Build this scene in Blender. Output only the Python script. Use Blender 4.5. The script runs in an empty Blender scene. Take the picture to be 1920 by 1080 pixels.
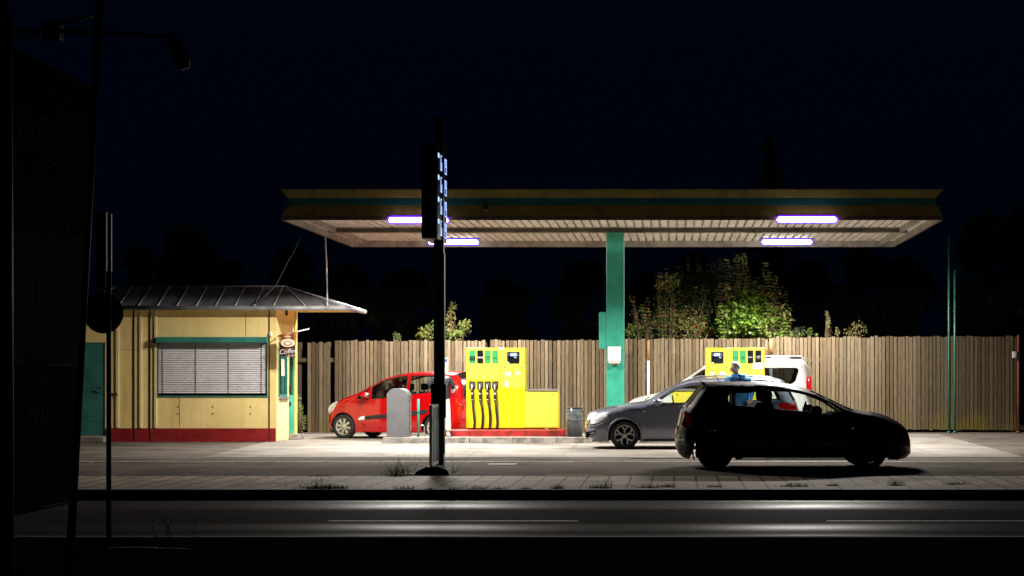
import bpy, bmesh, math, random
from mathutils import Vector, Matrix
from mathutils.geometry import delaunay_2d_cdt
random.seed(7)
S = bpy.context.scene
COL = S.collection
R = math.radians

# ------------------------------------------------------------------ camera, sky, exposure
F = 3400.0; VX = 1264.0; VY = 697.0; CH = 1.65     # focal length and principal point of the photo in its pixels, eye height
cam_d = bpy.data.cameras.new('camera'); cam = bpy.data.objects.new('camera', cam_d); COL.objects.link(cam)
cam.location = (0, 0, CH); cam.rotation_euler = (R(90), 0, 0)
cam_d.sensor_width = 36; cam_d.lens = F/1920*36
cam_d.shift_x = (960-VX)/1920; cam_d.shift_y = (VY-540)/1920
cam_d.clip_start = 0.1; cam_d.clip_end = 5000
S.camera = cam
W = bpy.data.worlds.new('World'); S.world = W; W.use_nodes = True
nt = W.node_tree; nt.nodes.clear()
wo = nt.nodes.new('ShaderNodeOutputWorld'); bg = nt.nodes.new('ShaderNodeBackground')
tc = nt.nodes.new('ShaderNodeTexCoord'); sx = nt.nodes.new('ShaderNodeSeparateXYZ'); cr = nt.nodes.new('ShaderNodeValToRGB')
cr.color_ramp.elements[0].position = 0.0; cr.color_ramp.elements[0].color = (0.00022, 0.0009, 0.0030, 1)
cr.color_ramp.elements[1].position = 0.25; cr.color_ramp.elements[1].color = (0.00028, 0.0011, 0.0042, 1)
nt.links.new(tc.outputs['Generated'], sx.inputs[0]); nt.links.new(sx.outputs['Z'], cr.inputs[0])
nt.links.new(cr.outputs[0], bg.inputs[0]); bg.inputs[1].default_value = 1.0
nt.links.new(bg.outputs[0], wo.inputs[0])
S.view_settings.view_transform = 'Standard'; S.view_settings.look = 'None'
S.view_settings.exposure = 0; S.view_settings.gamma = 1
LAMP = 10.0; LAMP_W = 1230.0
S.cycles.max_bounces = 8; S.cycles.transparent_max_bounces = 24; S.cycles.sample_clamp_indirect = 4; S.cycles.sample_clamp_direct = 0
S.cycles.caustics_reflective = False; S.cycles.caustics_refractive = False

def at(px, py, Y): return Vector(((px-VX)*Y/F, Y, CH-(py-VY)*Y/F))
def wx(px, Y): return (px-VX)*Y/F
def wz(py, Y): return CH-(py-VY)*Y/F

# ------------------------------------------------------------------ materials
def pm(name, col, rough=.6, metal=0, var=.12, scale=4, stretch=(1,1,1), bump=0, bscale=None, coat=0, col2=None, rvar=0, lo=.4, hi=.65, emit=None, es=1, spec=None):
    m = bpy.data.materials.new(name); m.use_nodes = True; n = m.node_tree; b = n.nodes['Principled BSDF']
    b.inputs['Roughness'].default_value = rough; b.inputs['Metallic'].default_value = metal
    b.inputs['Coat Weight'].default_value = coat; b.inputs['Coat Roughness'].default_value = .06
    if spec is not None: b.inputs['Specular IOR Level'].default_value = spec
    if emit:
        b.inputs['Emission Color'].default_value = (*emit, 1); b.inputs['Emission Strength'].default_value = es
    c = (*col, 1); d = (*(col2 or tuple(v*(1-var*2) for v in col)), 1)
    t = n.nodes.new('ShaderNodeTexCoord'); mp = n.nodes.new('ShaderNodeMapping'); n.links.new(t.outputs['Object'], mp.inputs[0])
    mp.inputs['Scale'].default_value = stretch
    nz = n.nodes.new('ShaderNodeTexNoise'); nz.inputs['Scale'].default_value = scale; nz.inputs['Detail'].default_value = 8
    nz.inputs['Roughness'].default_value = .6
    n.links.new(mp.outputs[0], nz.inputs[0])
    r = n.nodes.new('ShaderNodeValToRGB'); r.color_ramp.elements[0].position = lo; r.color_ramp.elements[1].position = hi
    r.color_ramp.elements[0].color = c; r.color_ramp.elements[1].color = d
    n.links.new(nz.outputs[0], r.inputs[0]); n.links.new(r.outputs[0], b.inputs['Base Color'])
    m['ramp'] = r.name
    if rvar:
        mr = n.nodes.new('ShaderNodeMapRange'); mr.inputs[1].default_value = .3; mr.inputs[2].default_value = .7
        mr.inputs[3].default_value = max(.02, rough-rvar); mr.inputs[4].default_value = min(1, rough+rvar)
        n.links.new(nz.outputs[0], mr.inputs[0]); n.links.new(mr.outputs[0], b.inputs['Roughness'])
    if bump:
        n2 = n.nodes.new('ShaderNodeTexNoise'); n2.inputs['Scale'].default_value = bscale or scale*8; n2.inputs['Detail'].default_value = 4
        n.links.new(mp.outputs[0], n2.inputs[0])
        bp = n.nodes.new('ShaderNodeBump'); bp.inputs['Strength'].default_value = bump; bp.inputs['Distance'].default_value = .01
        n.links.new(n2.outputs[0], bp.inputs['Height']); n.links.new(bp.outputs[0], b.inputs['Normal'])
    return m
def stain(key, scale, stretch, lo, hi, dark, detail=10):
    m = M[key]; n = m.node_tree; b = n.nodes['Principled BSDF']; src = b.inputs['Base Color'].links[0].from_socket
    t = n.nodes.new('ShaderNodeTexCoord'); mp = n.nodes.new('ShaderNodeMapping'); mp.inputs['Scale'].default_value = stretch; mp.inputs['Location'].default_value = (3.7,1.3,9.1)
    n.links.new(t.outputs['Object'], mp.inputs[0]); nz = n.nodes.new('ShaderNodeTexNoise'); nz.inputs['Scale'].default_value = scale; nz.inputs['Detail'].default_value = detail; nz.inputs['Roughness'].default_value = .65
    n.links.new(mp.outputs[0], nz.inputs[0]); r = n.nodes.new('ShaderNodeValToRGB'); r.color_ramp.elements[0].position = lo; r.color_ramp.elements[1].position = hi
    r.color_ramp.elements[0].color = (1,1,1,1); r.color_ramp.elements[1].color = (*dark,1)
    mx = n.nodes.new('ShaderNodeMix'); mx.data_type = 'RGBA'; mx.blend_type = 'MULTIPLY'; mx.inputs[0].default_value = 1
    n.links.new(nz.outputs[0], r.inputs[0]); n.links.new(src, mx.inputs[6]); n.links.new(r.outputs[0], mx.inputs[7]); n.links.new(mx.outputs[2], b.inputs['Base Color'])
def emis(name, col, s):
    m = bpy.data.materials.new(name); m.use_nodes = True; n = m.node_tree; n.nodes.clear()
    o = n.nodes.new('ShaderNodeOutputMaterial'); e = n.nodes.new('ShaderNodeEmission')
    e.inputs[0].default_value = (*col, 1); e.inputs[1].default_value = s; n.links.new(e.outputs[0], o.inputs[0]); return m
def glass(name, tint=(.8,.85,.85), ior=1.5):
    m = bpy.data.materials.new(name); m.use_nodes = True; n = m.node_tree; n.nodes.clear()
    o = n.nodes.new('ShaderNodeOutputMaterial'); t = n.nodes.new('ShaderNodeBsdfTransparent'); g = n.nodes.new('ShaderNodeBsdfGlossy')
    f = n.nodes.new('ShaderNodeFresnel'); mx = n.nodes.new('ShaderNodeMixShader')
    t.inputs[0].default_value = (*tint, 1); g.inputs['Roughness'].default_value = .02; f.inputs[0].default_value = ior
    n.links.new(f.outputs[0], mx.inputs[0]); n.links.new(t.outputs[0], mx.inputs[1]); n.links.new(g.outputs[0], mx.inputs[2])
    n.links.new(mx.outputs[0], o.inputs[0]); return m

M = {}
M['asphalt'] = pm('asphalt', (.085,.08,.078), .75, var=.25, scale=1.5, bump=.6, bscale=140)
M['asphalt_old'] = pm('asphalt_old', (.17,.145,.122), .9, spec=.03, var=.2, scale=.9, bump=.5, bscale=120)
M['concrete'] = pm('concrete', (.30,.275,.245), .85, spec=.1, var=.13, scale=.7, bump=.25, bscale=60)
M['kerb'] = pm('kerb', (.25,.22,.19), .8, var=.25, scale=3, bump=.5)
M['kerb_light'] = pm('kerb_light', (.34,.31,.28), .8, var=.3, scale=5, bump=.5)
M['soil'] = pm('soil', (.05,.045,.035), .95, var=.3, scale=2, bump=.8)
M['cream'] = pm('cream', (.88,.67,.27), .5, var=.07, scale=1.3, bump=.05)
M['cream2'] = pm('cream2', (.76,.62,.33), .5, var=.06, scale=2)
M['cream_bright'] = pm('cream_bright', (.75,.62,.15), .45, var=.06, scale=2)
M['red_base'] = pm('red_base', (.28,.012,.012), .5, var=.15, scale=3)
M['teal'] = pm('teal', (.035,.20,.15), .45, var=.14, scale=3)
M['teal_door'] = pm('teal_door', (.04,.19,.16), .5, var=.2, scale=2)
M['blind'] = pm('blind', (.66,.62,.62), .5, metal=0, var=.08, scale=2)
M['zinc'] = pm('zinc', (.26,.26,.275), .55, metal=.15, var=.25, scale=2.5, rvar=.12)
M['zinc_light'] = pm('zinc_light', (.50,.50,.52), .4, metal=.25, var=.15, scale=3)
M['black'] = pm('black', (.012,.012,.013), .5, var=.1)
M['gloss_black'] = pm('gloss_black', (.008,.009,.012), .2, var=.1)
M['rubber'] = pm('rubber', (.016,.016,.017), .75, var=.2, scale=10)
M['dark_metal'] = pm('dark_metal', (.02,.022,.022), .45, var=.2, scale=3)
M['pole_green'] = pm('pole_green', (.03,.16,.11), .4, var=.2, scale=5)
M['green_col'] = pm('green_col', (.045,.40,.28), .42, var=.14, scale=2.2, bump=.05)
M['fascia_y'] = pm('fascia_y', (.20,.145,.028), .5, var=.16, scale=1.2, stretch=(1,1,6))
M['fascia_g'] = pm('fascia_g', (.006,.080,.082), .5, var=.15, scale=2)
M['fascia_lip'] = pm('fascia_lip', (.06,.035,.028), .55, var=.2, scale=3)
M['white_metal'] = pm('white_metal', (.74,.70,.64), .55, var=.16, scale=2.5, stretch=(1,.5,1), lo=.35, hi=.8)
M['beam'] = pm('beam', (.36,.33,.29), .6, var=.25, scale=2.5)
M['pump_y'] = pm('pump_y', (.66,.55,.008), .28, var=.04, scale=1.5, coat=.4)
M['pump_y2'] = pm('pump_y2', (.72,.60,.06), .35, var=.03, scale=1.5)
M['pump_green'] = pm('pump_green', (.03,.28,.08), .4, var=.04)
M['white'] = pm('white', (.66,.66,.66), .4, var=.04)
M['paper'] = pm('paper', (.78,.78,.82), .6, var=.03)
M['alu'] = pm('alu', (.55,.56,.57), .35, metal=.8, var=.1)
M['plinth_red'] = pm('plinth_red', (.42,.02,.018), .5, var=.25, scale=5)
M['grey_box'] = pm('grey_box', (.125,.125,.13), .45, var=.07, scale=4)
M['wood_post'] = pm('wood_post', (.45,.20,.06), .7, var=.25, scale=8, stretch=(1,1,.1))
M['rust'] = pm('rust', (.20,.055,.02), .8, var=.3, scale=8)
M['bag'] = pm('bag', (.20,.22,.24), .22, metal=.3, var=.4, scale=14, bump=1.0, bscale=22)
M['skin'] = pm('skin', (.50,.28,.20), .55, var=.06)
M['navy'] = pm('navy', (.012,.015,.028), .85, var=.2, scale=8)
M['cream_cloth'] = pm('cream_cloth', (.62,.58,.50), .85, var=.1, scale=7, bump=.3)
M['hoodie'] = pm('hoodie', (.10,.38,.82), .85, var=.18, scale=6, bump=.4, bscale=25)
M['hoodie_dark'] = pm('hoodie_dark', (.02,.06,.2), .85, var=.15)
M['denim'] = pm('denim', (.03,.035,.045), .85, var=.2)
M['white_hair'] = pm('white_hair', (.75,.73,.70), .7, var=.12, scale=20, bump=.5)
M['dark_hair'] = pm('dark_hair', (.02,.014,.01), .6, var=.2)
M['glass'] = glass('glass', (.82,.88,.86))
M['glass_dark'] = glass('glass_dark', (.25,.27,.28))
M['glass_lamp'] = pm('glass_lamp', (.85,.85,.88), .12, metal=0, var=.15, scale=18, coat=1)
M['tail'] = pm('tail', (.60,.008,.015), .1, var=.2, scale=12, coat=1)
M['paint_red'] = pm('paint_red', (.46,.0015,.004), .3, spec=.15, var=.03, coat=1)
M['paint_grey'] = pm('paint_grey', (.165,.175,.23), .32, metal=.35, var=.05, coat=1)
M['paint_dark'] = pm('paint_dark', (.004,.008,.018), .5, spec=.1, var=.05, coat=.55)
M['paint_white'] = pm('paint_white', (.72,.71,.72), .3, var=.03, coat=.8)
M['rim'] = pm('rim', (.52,.50,.46), .3, metal=.7, var=.12)
M['rim_cream'] = pm('rim_cream', (.50,.47,.38), .4, metal=.3, var=.12)
M['seat'] = pm('seat', (.02,.02,.022), .85, var=.2)
M['plate_y'] = pm('plate_y', (.7,.5,.05), .4, var=.05)
M['bark'] = pm('bark', (.09,.06,.04), .9, var=.3, scale=9, stretch=(1,1,.2), bump=.8)
M['leaf_bright'] = pm('leaf_bright', (.125,.225,.012), .5, var=.25, scale=3, col2=(.03,.075,.008))
M['leaf_olive'] = pm('leaf_olive', (.14,.18,.03), .6, var=.2, scale=1.6, col2=(.07,.11,.02))
M['leaf_brown'] = pm('leaf_brown', (.24,.19,.06), .6, var=.2, scale=2, col2=(.16,.19,.04))
M['leaf_yellow'] = pm('leaf_yellow', (.15,.15,.02), .6, var=.2, scale=3, col2=(.12,.17,.03))
M['leaf_dark'] = pm('leaf_dark', (.035,.055,.014), .8, var=.3, scale=1)
M['berry'] = pm('berry', (.45,.05,.02), .4)
M['twig'] = pm('twig', (.16,.10,.06), .8, var=.2)
M['grass'] = pm('grass', (.16,.17,.05), .8, var=.35, scale=5, col2=(.12,.09,.04))
M['moss'] = pm('moss', (.25,.22,.02), .9, var=.3, scale=12)
M['line_white'] = pm('line_white', (.48,.47,.44), .7, var=.3, scale=9)
M['screen_blue'] = emis('screen_blue', (.01,.01,.10), .5)
M['screen_white'] = emis('screen_white', (.65,.78,1), 1.3)
M['led'] = emis('led', (.36,.52,1), 1.9)
M['lamp_core'] = emis('lamp_core', (1.0,.93,.86), LAMP)
M['lamp_fringe'] = emis('lamp_fringe', (.11,.012,1.0), 2.6)  # violet glow of the added colour fringe, not a part of the lamp
M['banner'] = pm('banner', (.012,.012,.014), .95, spec=.02, var=.15)
M['banner_light'] = pm('banner_light', (.10,.09,.082), .95, spec=.03, var=.1)
M['banner_text'] = pm('banner_text', (.17,.16,.155), .95, spec=.03, var=.05)
M['coffee_top'] = pm('coffee_top', (.42,.17,.035), .6, var=.2, scale=6)
M['coffee_low'] = pm('coffee_low', (.12,.035,.015), .6, var=.2, scale=6)
M['coffee_cream'] = pm('coffee_cream', (.75,.66,.52), .6, var=.05)

stain('concrete', .45, (1,1,1), .46, .66, (.55,.53,.50)); stain('concrete', 2.5, (.35,1,1), .58, .7, (.72,.70,.68))
stain('asphalt_old', .5, (.4,1,1), .48, .65, (.6,.6,.6)); stain('cream', 1.1, (2.5,1,.22), .52, .75, (.80,.74,.62)); stain('red_base', 3, (1,1,2), .5, .75, (.55,.5,.45))
stain('fascia_y', 1.5, (3,1,.3), .5, .7, (.6,.58,.55)); stain('white_metal', 2.2, (.6,1.8,1), .52, .72, (.55,.48,.40)); stain('pump_y', 2.2, (1,1,.5), .55, .8, (.88,.84,.75)); stain('plinth_red', 5, (1,1,1), .48, .6, (.6,.7,.7))
stain('green_col', 2.5, (2,2,.3), .52, .75, (.72,.74,.72)); stain('zinc', 1.2, (1,3,1), .5, .7, (.7,.7,.7)); stain('kerb_light', 3, (1,1,1), .5, .65, (.55,.5,.45))
# fence board wood: tone per board + grain + lichen near the foot
def wood():
    m = pm('fence_wood', (.26,.206,.138), .9, spec=.15, var=.3, scale=9, stretch=(6,1,.35), bump=.5, bscale=30, lo=.3, hi=.75)
    n = m.node_tree; b = n.nodes['Principled BSDF']; r = n.nodes[m['ramp']]
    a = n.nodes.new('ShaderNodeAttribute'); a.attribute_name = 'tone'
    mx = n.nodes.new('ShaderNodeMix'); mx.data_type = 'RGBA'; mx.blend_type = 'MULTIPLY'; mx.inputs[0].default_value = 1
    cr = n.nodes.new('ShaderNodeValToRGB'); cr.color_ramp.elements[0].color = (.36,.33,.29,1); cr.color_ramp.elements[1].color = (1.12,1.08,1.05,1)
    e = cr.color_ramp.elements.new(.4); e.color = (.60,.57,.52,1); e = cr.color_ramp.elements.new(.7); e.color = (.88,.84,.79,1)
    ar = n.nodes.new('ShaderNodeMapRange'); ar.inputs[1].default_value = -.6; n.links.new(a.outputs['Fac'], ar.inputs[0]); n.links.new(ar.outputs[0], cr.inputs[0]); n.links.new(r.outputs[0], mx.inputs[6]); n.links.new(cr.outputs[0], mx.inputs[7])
    tcn = n.nodes.new('ShaderNodeTexCoord'); sp = n.nodes.new('ShaderNodeSeparateXYZ'); n.links.new(tcn.outputs['Object'], sp.inputs[0])
    nz = n.nodes.new('ShaderNodeTexNoise'); nz.inputs['Scale'].default_value = 1.6; nz.inputs['Detail'].default_value = 6
    n.links.new(tcn.outputs['Object'], nz.inputs[0])
    h = n.nodes.new('ShaderNodeMapRange'); h.inputs[1].default_value = 1.3; h.inputs[2].default_value = .1; h.inputs[3].default_value = -.25; h.inputs[4].default_value = .35
    n.links.new(sp.outputs['Z'], h.inputs[0])
    ad = n.nodes.new('ShaderNodeMath'); ad.operation = 'ADD'; n.links.new(nz.outputs[0], ad.inputs[0]); n.links.new(h.outputs[0], ad.inputs[1])
    rr = n.nodes.new('ShaderNodeMapRange'); rr.inputs[1].default_value = .62; rr.inputs[2].default_value = .9; rr.inputs[4].default_value = .6
    n.links.new(ad.outputs[0], rr.inputs[0])
    m2 = n.nodes.new('ShaderNodeMix'); m2.data_type = 'RGBA'; m2.inputs[7].default_value = (.17,.13,.02,1)
    n.links.new(rr.outputs[0], m2.inputs[0]); n.links.new(mx.outputs[2], m2.inputs[6]); n.links.new(m2.outputs[2], b.inputs['Base Color'])
    return m
M['wood'] = wood()
# paving slabs
def slabs():
    m = pm('paving', (.62,.48,.35), .75, spec=.16, var=.2, scale=2, bump=.3)
    n = m.node_tree; b = n.nodes['Principled BSDF']; r = n.nodes[m['ramp']]
    t = n.nodes.new('ShaderNodeTexCoord'); br = n.nodes.new('ShaderNodeTexBrick')
    n.links.new(t.outputs['Object'], br.inputs[0]); br.inputs['Scale'].default_value = 1
    br.offset = 0.0; br.inputs['Mortar Size'].default_value = .02; br.inputs['Brick Width'].default_value = .335; br.inputs['Row Height'].default_value = .56
    br.inputs['Mortar Smooth'].default_value = .3
    br.inputs['Color1'].default_value = (1,1,1,1); br.inputs['Color2'].default_value = (.72,.70,.68,1); br.inputs['Mortar'].default_value = (.05,.045,.04,1)
    mx = n.nodes.new('ShaderNodeMix'); mx.data_type = 'RGBA'; mx.blend_type = 'MULTIPLY'; mx.inputs[0].default_value = 1
    n.links.new(r.outputs[0], mx.inputs[6]); n.links.new(br.outputs[0], mx.inputs[7]); n.links.new(mx.outputs[2], b.inputs['Base Color'])
    return m
M['paving'] = slabs()
# road: polished wheel tracks along the lane
def road():
    m = bpy.data.materials.new('road'); m.use_nodes = True; n = m.node_tree; b = n.nodes['Principled BSDF']; b.inputs['Specular IOR Level'].default_value = .2
    t = n.nodes.new('ShaderNodeTexCoord'); sp = n.nodes.new('ShaderNodeSeparateXYZ'); n.links.new(t.outputs['Object'], sp.inputs[0])
    wn = n.nodes.new('ShaderNodeTexNoise'); wn.inputs['Scale'].default_value = .35; n.links.new(t.outputs['Object'], wn.inputs[0])
    ma = n.nodes.new('ShaderNodeMath'); ma.operation = 'MULTIPLY_ADD'; ma.inputs[1].default_value = .35; n.links.new(wn.outputs[0], ma.inputs[0]); n.links.new(sp.outputs['Y'], ma.inputs[2])
    mr = n.nodes.new('ShaderNodeMapRange'); mr.inputs[1].default_value = 18.2; mr.inputs[2].default_value = 25.4; n.links.new(ma.outputs[0], mr.inputs[0])
    cr = n.nodes.new('ShaderNodeValToRGB'); cr.color_ramp.interpolation = 'EASE'
    def p(Y): return (Y-18.2)/(25.4-18.2)
    k = [(18.2,.98),(19.0,.7),(19.45,.42),(20.1,.8),(20.75,.44),(21.5,.9),(23.2,.9),(24.05,.36),(24.6,.62),(25.15,.34)]
    es = cr.color_ramp.elements; es[0].position = 0; es[0].color = (k[0][1],)*3+(1,); es[1].position = p(k[-1][0]); es[1].color = (k[-1][1],)*3+(1,)
    for Y, v in k[1:-1]:
        e = es.new(p(Y)); e.color = (v, v, v, 1)
    n.links.new(mr.outputs[0], cr.inputs[0])
    nz = n.nodes.new('ShaderNodeTexNoise'); nz.inputs['Scale'].default_value = 45; nz.inputs['Detail'].default_value = 6; n.links.new(t.outputs['Object'], nz.inputs[0])
    c2 = n.nodes.new('ShaderNodeValToRGB'); c2.color_ramp.elements[0].position = .3; c2.color_ramp.elements[0].color = (.045,.038,.035,1)
    c2.color_ramp.elements[1].position = .75; c2.color_ramp.elements[1].color = (.11,.092,.085,1)
    n.links.new(nz.outputs[0], c2.inputs[0]); n.links.new(c2.outputs[0], b.inputs['Base Color'])
    bp = n.nodes.new('ShaderNodeBump'); bp.inputs['Strength'].default_value = .8; bp.inputs['Distance'].default_value = .006
    n.links.new(nz.outputs[0], bp.inputs['Height'])
    o = n.nodes['Material Output']; df = n.nodes.new('ShaderNodeBsdfDiffuse'); gl = n.nodes.new('ShaderNodeBsdfGlossy'); mx = n.nodes.new('ShaderNodeMixShader')
    n.links.new(c2.outputs[0], df.inputs[0]); n.links.new(bp.outputs[0], df.inputs['Normal']); n.links.new(bp.outputs[0], gl.inputs['Normal'])
    gr = n.nodes.new('ShaderNodeMath'); gr.operation = 'MULTIPLY_ADD'; gr.inputs[1].default_value = .5; gr.inputs[2].default_value = .17; n.links.new(cr.outputs[0], gr.inputs[0]); n.links.new(gr.outputs[0], gl.inputs['Roughness'])
    fr = n.nodes.new('ShaderNodeMapRange'); fr.inputs[1].default_value = .9; fr.inputs[2].default_value = .34; fr.inputs[3].default_value = .035; fr.inputs[4].default_value = .20
    n.links.new(cr.outputs[0], fr.inputs[0]); n.links.new(fr.outputs[0], mx.inputs[0]); n.links.new(df.outputs[0], mx.inputs[1]); n.links.new(gl.outputs[0], mx.inputs[2]); n.links.new(mx.outputs[0], o.inputs[0]); n.nodes.remove(b)
    return m
M['road'] = road()

# ------------------------------------------------------------------ object helpers
def tag(o, label=None, cat=None, group=None, kind=None):
    if label: o['label'] = label
    if cat: o['category'] = cat
    if group: o['group'] = group
    if kind: o['kind'] = kind
    return o
def thing(name, label, cat, loc=(0,0,0), rz=0, group=None):
    o = bpy.data.objects.new(name, None); COL.objects.link(o); o.location = loc; o.rotation_euler = (0,0,rz)
    o.empty_display_size = .2
    return tag(o, label, cat, group)
def link(name, me, mats, parent=None, smooth=False, label=None):
    if not isinstance(mats, (list, tuple)): mats = [mats]
    for m in mats: me.materials.append(M[m] if isinstance(m, str) else m)
    if smooth:
        for p in me.polygons: p.use_smooth = True
    o = bpy.data.objects.new(name, me); COL.objects.link(o)
    if parent: o.parent = parent
    if label: o['label'] = label
    return o
class B:
    """collects shapes into one mesh"""
    def __init__(s): s.b = bmesh.new(); s.off = Vector((0,0,0))
    def box(s, x0, x1, y0, y1, z0, z1, mi=0, bev=0):
        r = bmesh.ops.create_cube(s.b, size=1)
        vs = r['verts']
        for v in vs: v.co = Vector(((x0+x1)/2+v.co.x*(x1-x0), (y0+y1)/2+v.co.y*(y1-y0), (z0+z1)/2+v.co.z*(z1-z0)))
        fs = set(f for v in vs for f in v.link_faces)
        for f in fs: f.material_index = mi
        if bev:
            es = list(set(e for v in vs for e in v.link_edges))
            q = bmesh.ops.bevel(s.b, geom=es, offset=bev, segments=2, affect='EDGES', profile=.5)
            for f in q['faces']: f.material_index = mi
        return s
    def poly(s, pts, mi=0):
        f = s.b.faces.new([s.b.verts.new(p) for p in pts]); f.material_index = mi; return s
    def prism(s, pts, d, mi=0):
        """pts: 3D polygon, d: extrusion vector"""
        d = Vector(d); a = [s.b.verts.new(p) for p in pts]; c = [s.b.verts.new(Vector(p)+d) for p in pts]; n = len(a)
        fs = [s.b.faces.new(a[::-1]), s.b.faces.new(c)] + [s.b.faces.new((a[i], a[(i+1)%n], c[(i+1)%n], c[i])) for i in range(n)]
        for f in fs: f.material_index = mi
        return s
    def tube(s, pts, r, n=8, mi=0, cap=True):
        pts = [Vector(p) for p in pts]; rs = r if isinstance(r, (list,tuple)) else [r]*len(pts); rings = []
        up = Vector((0,0,1))
        for i, p in enumerate(pts):
            t = (pts[min(i+1,len(pts)-1)]-pts[max(i-1,0)])
            if t.length < 1e-9: t = Vector((0,0,1))
            t.normalize(); a = t.cross(up)
            if a.length < .1: a = t.cross(Vector((0,1,0)))
            a.normalize(); c = t.cross(a)
            rings.append([s.b.verts.new(p+(a*math.cos(2*math.pi*k/n)+c*math.sin(2*math.pi*k/n))*rs[i]) for k in range(n)])
        for i in range(len(rings)-1):
            for k in range(n):
                f = s.b.faces.new((rings[i][k], rings[i][(k+1)%n], rings[i+1][(k+1)%n], rings[i+1][k])); f.smooth = True; f.material_index = mi
        if cap:
            for rg in (rings[0], rings[-1]):
                f = s.b.faces.new(rg); f.material_index = mi
        return s
    def lathe(s, prof, c=(0,0,0), axis='z', n=24, mi=0, cap=True):
        c = Vector(c); rings = []
        for r, h in prof:
            rg = []
            for k in range(n):
                a = 2*math.pi*k/n
                v = Vector((r*math.cos(a), r*math.sin(a), h))
                if axis == 'y': v = Vector((v.x, v.z, v.y))
                if axis == 'x': v = Vector((v.z, v.x, v.y))
                rg.append(s.b.verts.new(c+v))
            rings.append(rg)
        for i in range(len(rings)-1):
            for k in range(n):
                f = s.b.faces.new((rings[i][k], rings[i][(k+1)%n], rings[i+1][(k+1)%n], rings[i+1][k])); f.smooth = True; f.material_index = mi
        for i in (0, -1):
            if cap and prof[i][0] > 1e-4:
                f = s.b.faces.new(rings[i]); f.material_index = mi
        return s
    def grid(s, fn, nu, nv, mi=0, smooth=True):
        vs = [[s.b.verts.new(fn(u/nu, v/nv)) for v in range(nv+1)] for u in range(nu+1)]
        for u in range(nu):
            for v in range(nv):
                f = s.b.faces.new((vs[u][v], vs[u+1][v], vs[u+1][v+1], vs[u][v+1])); f.smooth = smooth; f.material_index = mi
        return s
    def sphere(s, c, r, mi=0, sub=2):
        rr = r if isinstance(r, (list,tuple)) else (r,r,r)
        q = bmesh.ops.create_icosphere(s.b, subdivisions=sub, radius=1)
        for v in q['verts']:
            v.co = Vector((c[0]+v.co.x*rr[0], c[1]+v.co.y*rr[1], c[2]+v.co.z*rr[2]))
            for f in v.link_faces: f.smooth = True; f.material_index = mi
        return s
    def done(s, name, mats, parent=None, label=None, norm=True, smooth=False):
        if norm: bmesh.ops.recalc_face_normals(s.b, faces=s.b.faces)
        me = bpy.data.meshes.new(name); s.b.to_mesh(me); s.b.free()
        return link(name, me, mats, parent, smooth, label)
def text(name, body, size, loc, rot, mat, parent, ext=.002, sxy=(1,1), align='CENTER', shear=0, label=None):
    cu = bpy.data.curves.new(name, 'FONT'); cu.body = body; cu.size = size; cu.extrude = ext; cu.align_x = align; cu.align_y = 'CENTER'; cu.shear = shear
    cu.resolution_u = 3
    o = bpy.data.objects.new(name, cu); COL.objects.link(o)
    dg = bpy.context.evaluated_depsgraph_get(); me = bpy.data.meshes.new_from_object(o.evaluated_get(dg))
    bpy.data.objects.remove(o); me.name = name
    me.transform(Matrix.Diagonal((sxy[0], sxy[1], 1, 1)))
    n = link(name, me, mat, parent, False, label); n.location = loc; n.rotation_euler = rot
    return n
FRONT = (R(90), 0, 0)            # reads from -Y
RIGHT = (R(90), 0, R(90))        # reads from +X

def struct(name, b, mats): return tag(b.done(name, mats), kind='structure')

# ------------------------------------------------------------------ ground
XL, XR = -900, 900
b = B()
prof = [(-60,0),(18.12,0),(18.12,-.12),(25.2,-.12),(25.2,0),(2500,0)]
for (y0,z0),(y1,z1) in zip(prof[:-1], prof[1:]): b.poly([(XL,y0,z0),(XR,y0,z0),(XR,y1,z1),(XL,y1,z1)])
bmesh.ops.remove_doubles(b.b, verts=b.b.verts, dist=1e-4)
struct('ground', b, 'soil')
def sheet(name, x0, x1, y0, y1, z, mat):
    return struct(name, B().poly([(x0,y0,z),(x1,y0,z),(x1,y1,z),(x0,y1,z)]), mat)
sheet('road', -60, 60, 18.12, 25.2, -.116, 'road')
M['near_asphalt'] = pm('near_asphalt', (.035,.032,.029), .98, spec=.0, var=.25, scale=2, bump=.4, bscale=60)
sheet('near_pavement', -60, 60, 5, 17.95, .004, 'near_asphalt')
sheet('pavement', -60, 60, 25.34, 28.6, .006, 'paving')
sheet('asphalt_apron', -60, 60, 28.6, 50.0, .004, 'asphalt_old')
b = B(); b.poly([(-9.05,34.9,.008),(6.75,34.9,.008),(6.95,47.7,.008),(-9.9,47.7,.008)]); struct('concrete_forecourt', b, 'concrete')
# joints of the concrete pad and patched seams
b = B()
for Y in (38.6, 45.6): b.box(-9.3, 6.8, Y-.012, Y+.012, .009, .0125)
for X in (-6.0,-2.2,1.6,5.2): b.box(X-.012, X+.012, 34.92, 47.6, .009, .0122)
struct('forecourt_joint', b, 'kerb')
b = B(); b.box(-60, 60, 25.2, 25.34, -.115, .012, bev=.012); struct('kerb', b, 'kerb')
b = B(); b.box(-60, 60, 17.95, 18.12, -.115, .012, bev=.012); struct('near_kerb', b, 'kerb')
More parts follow.
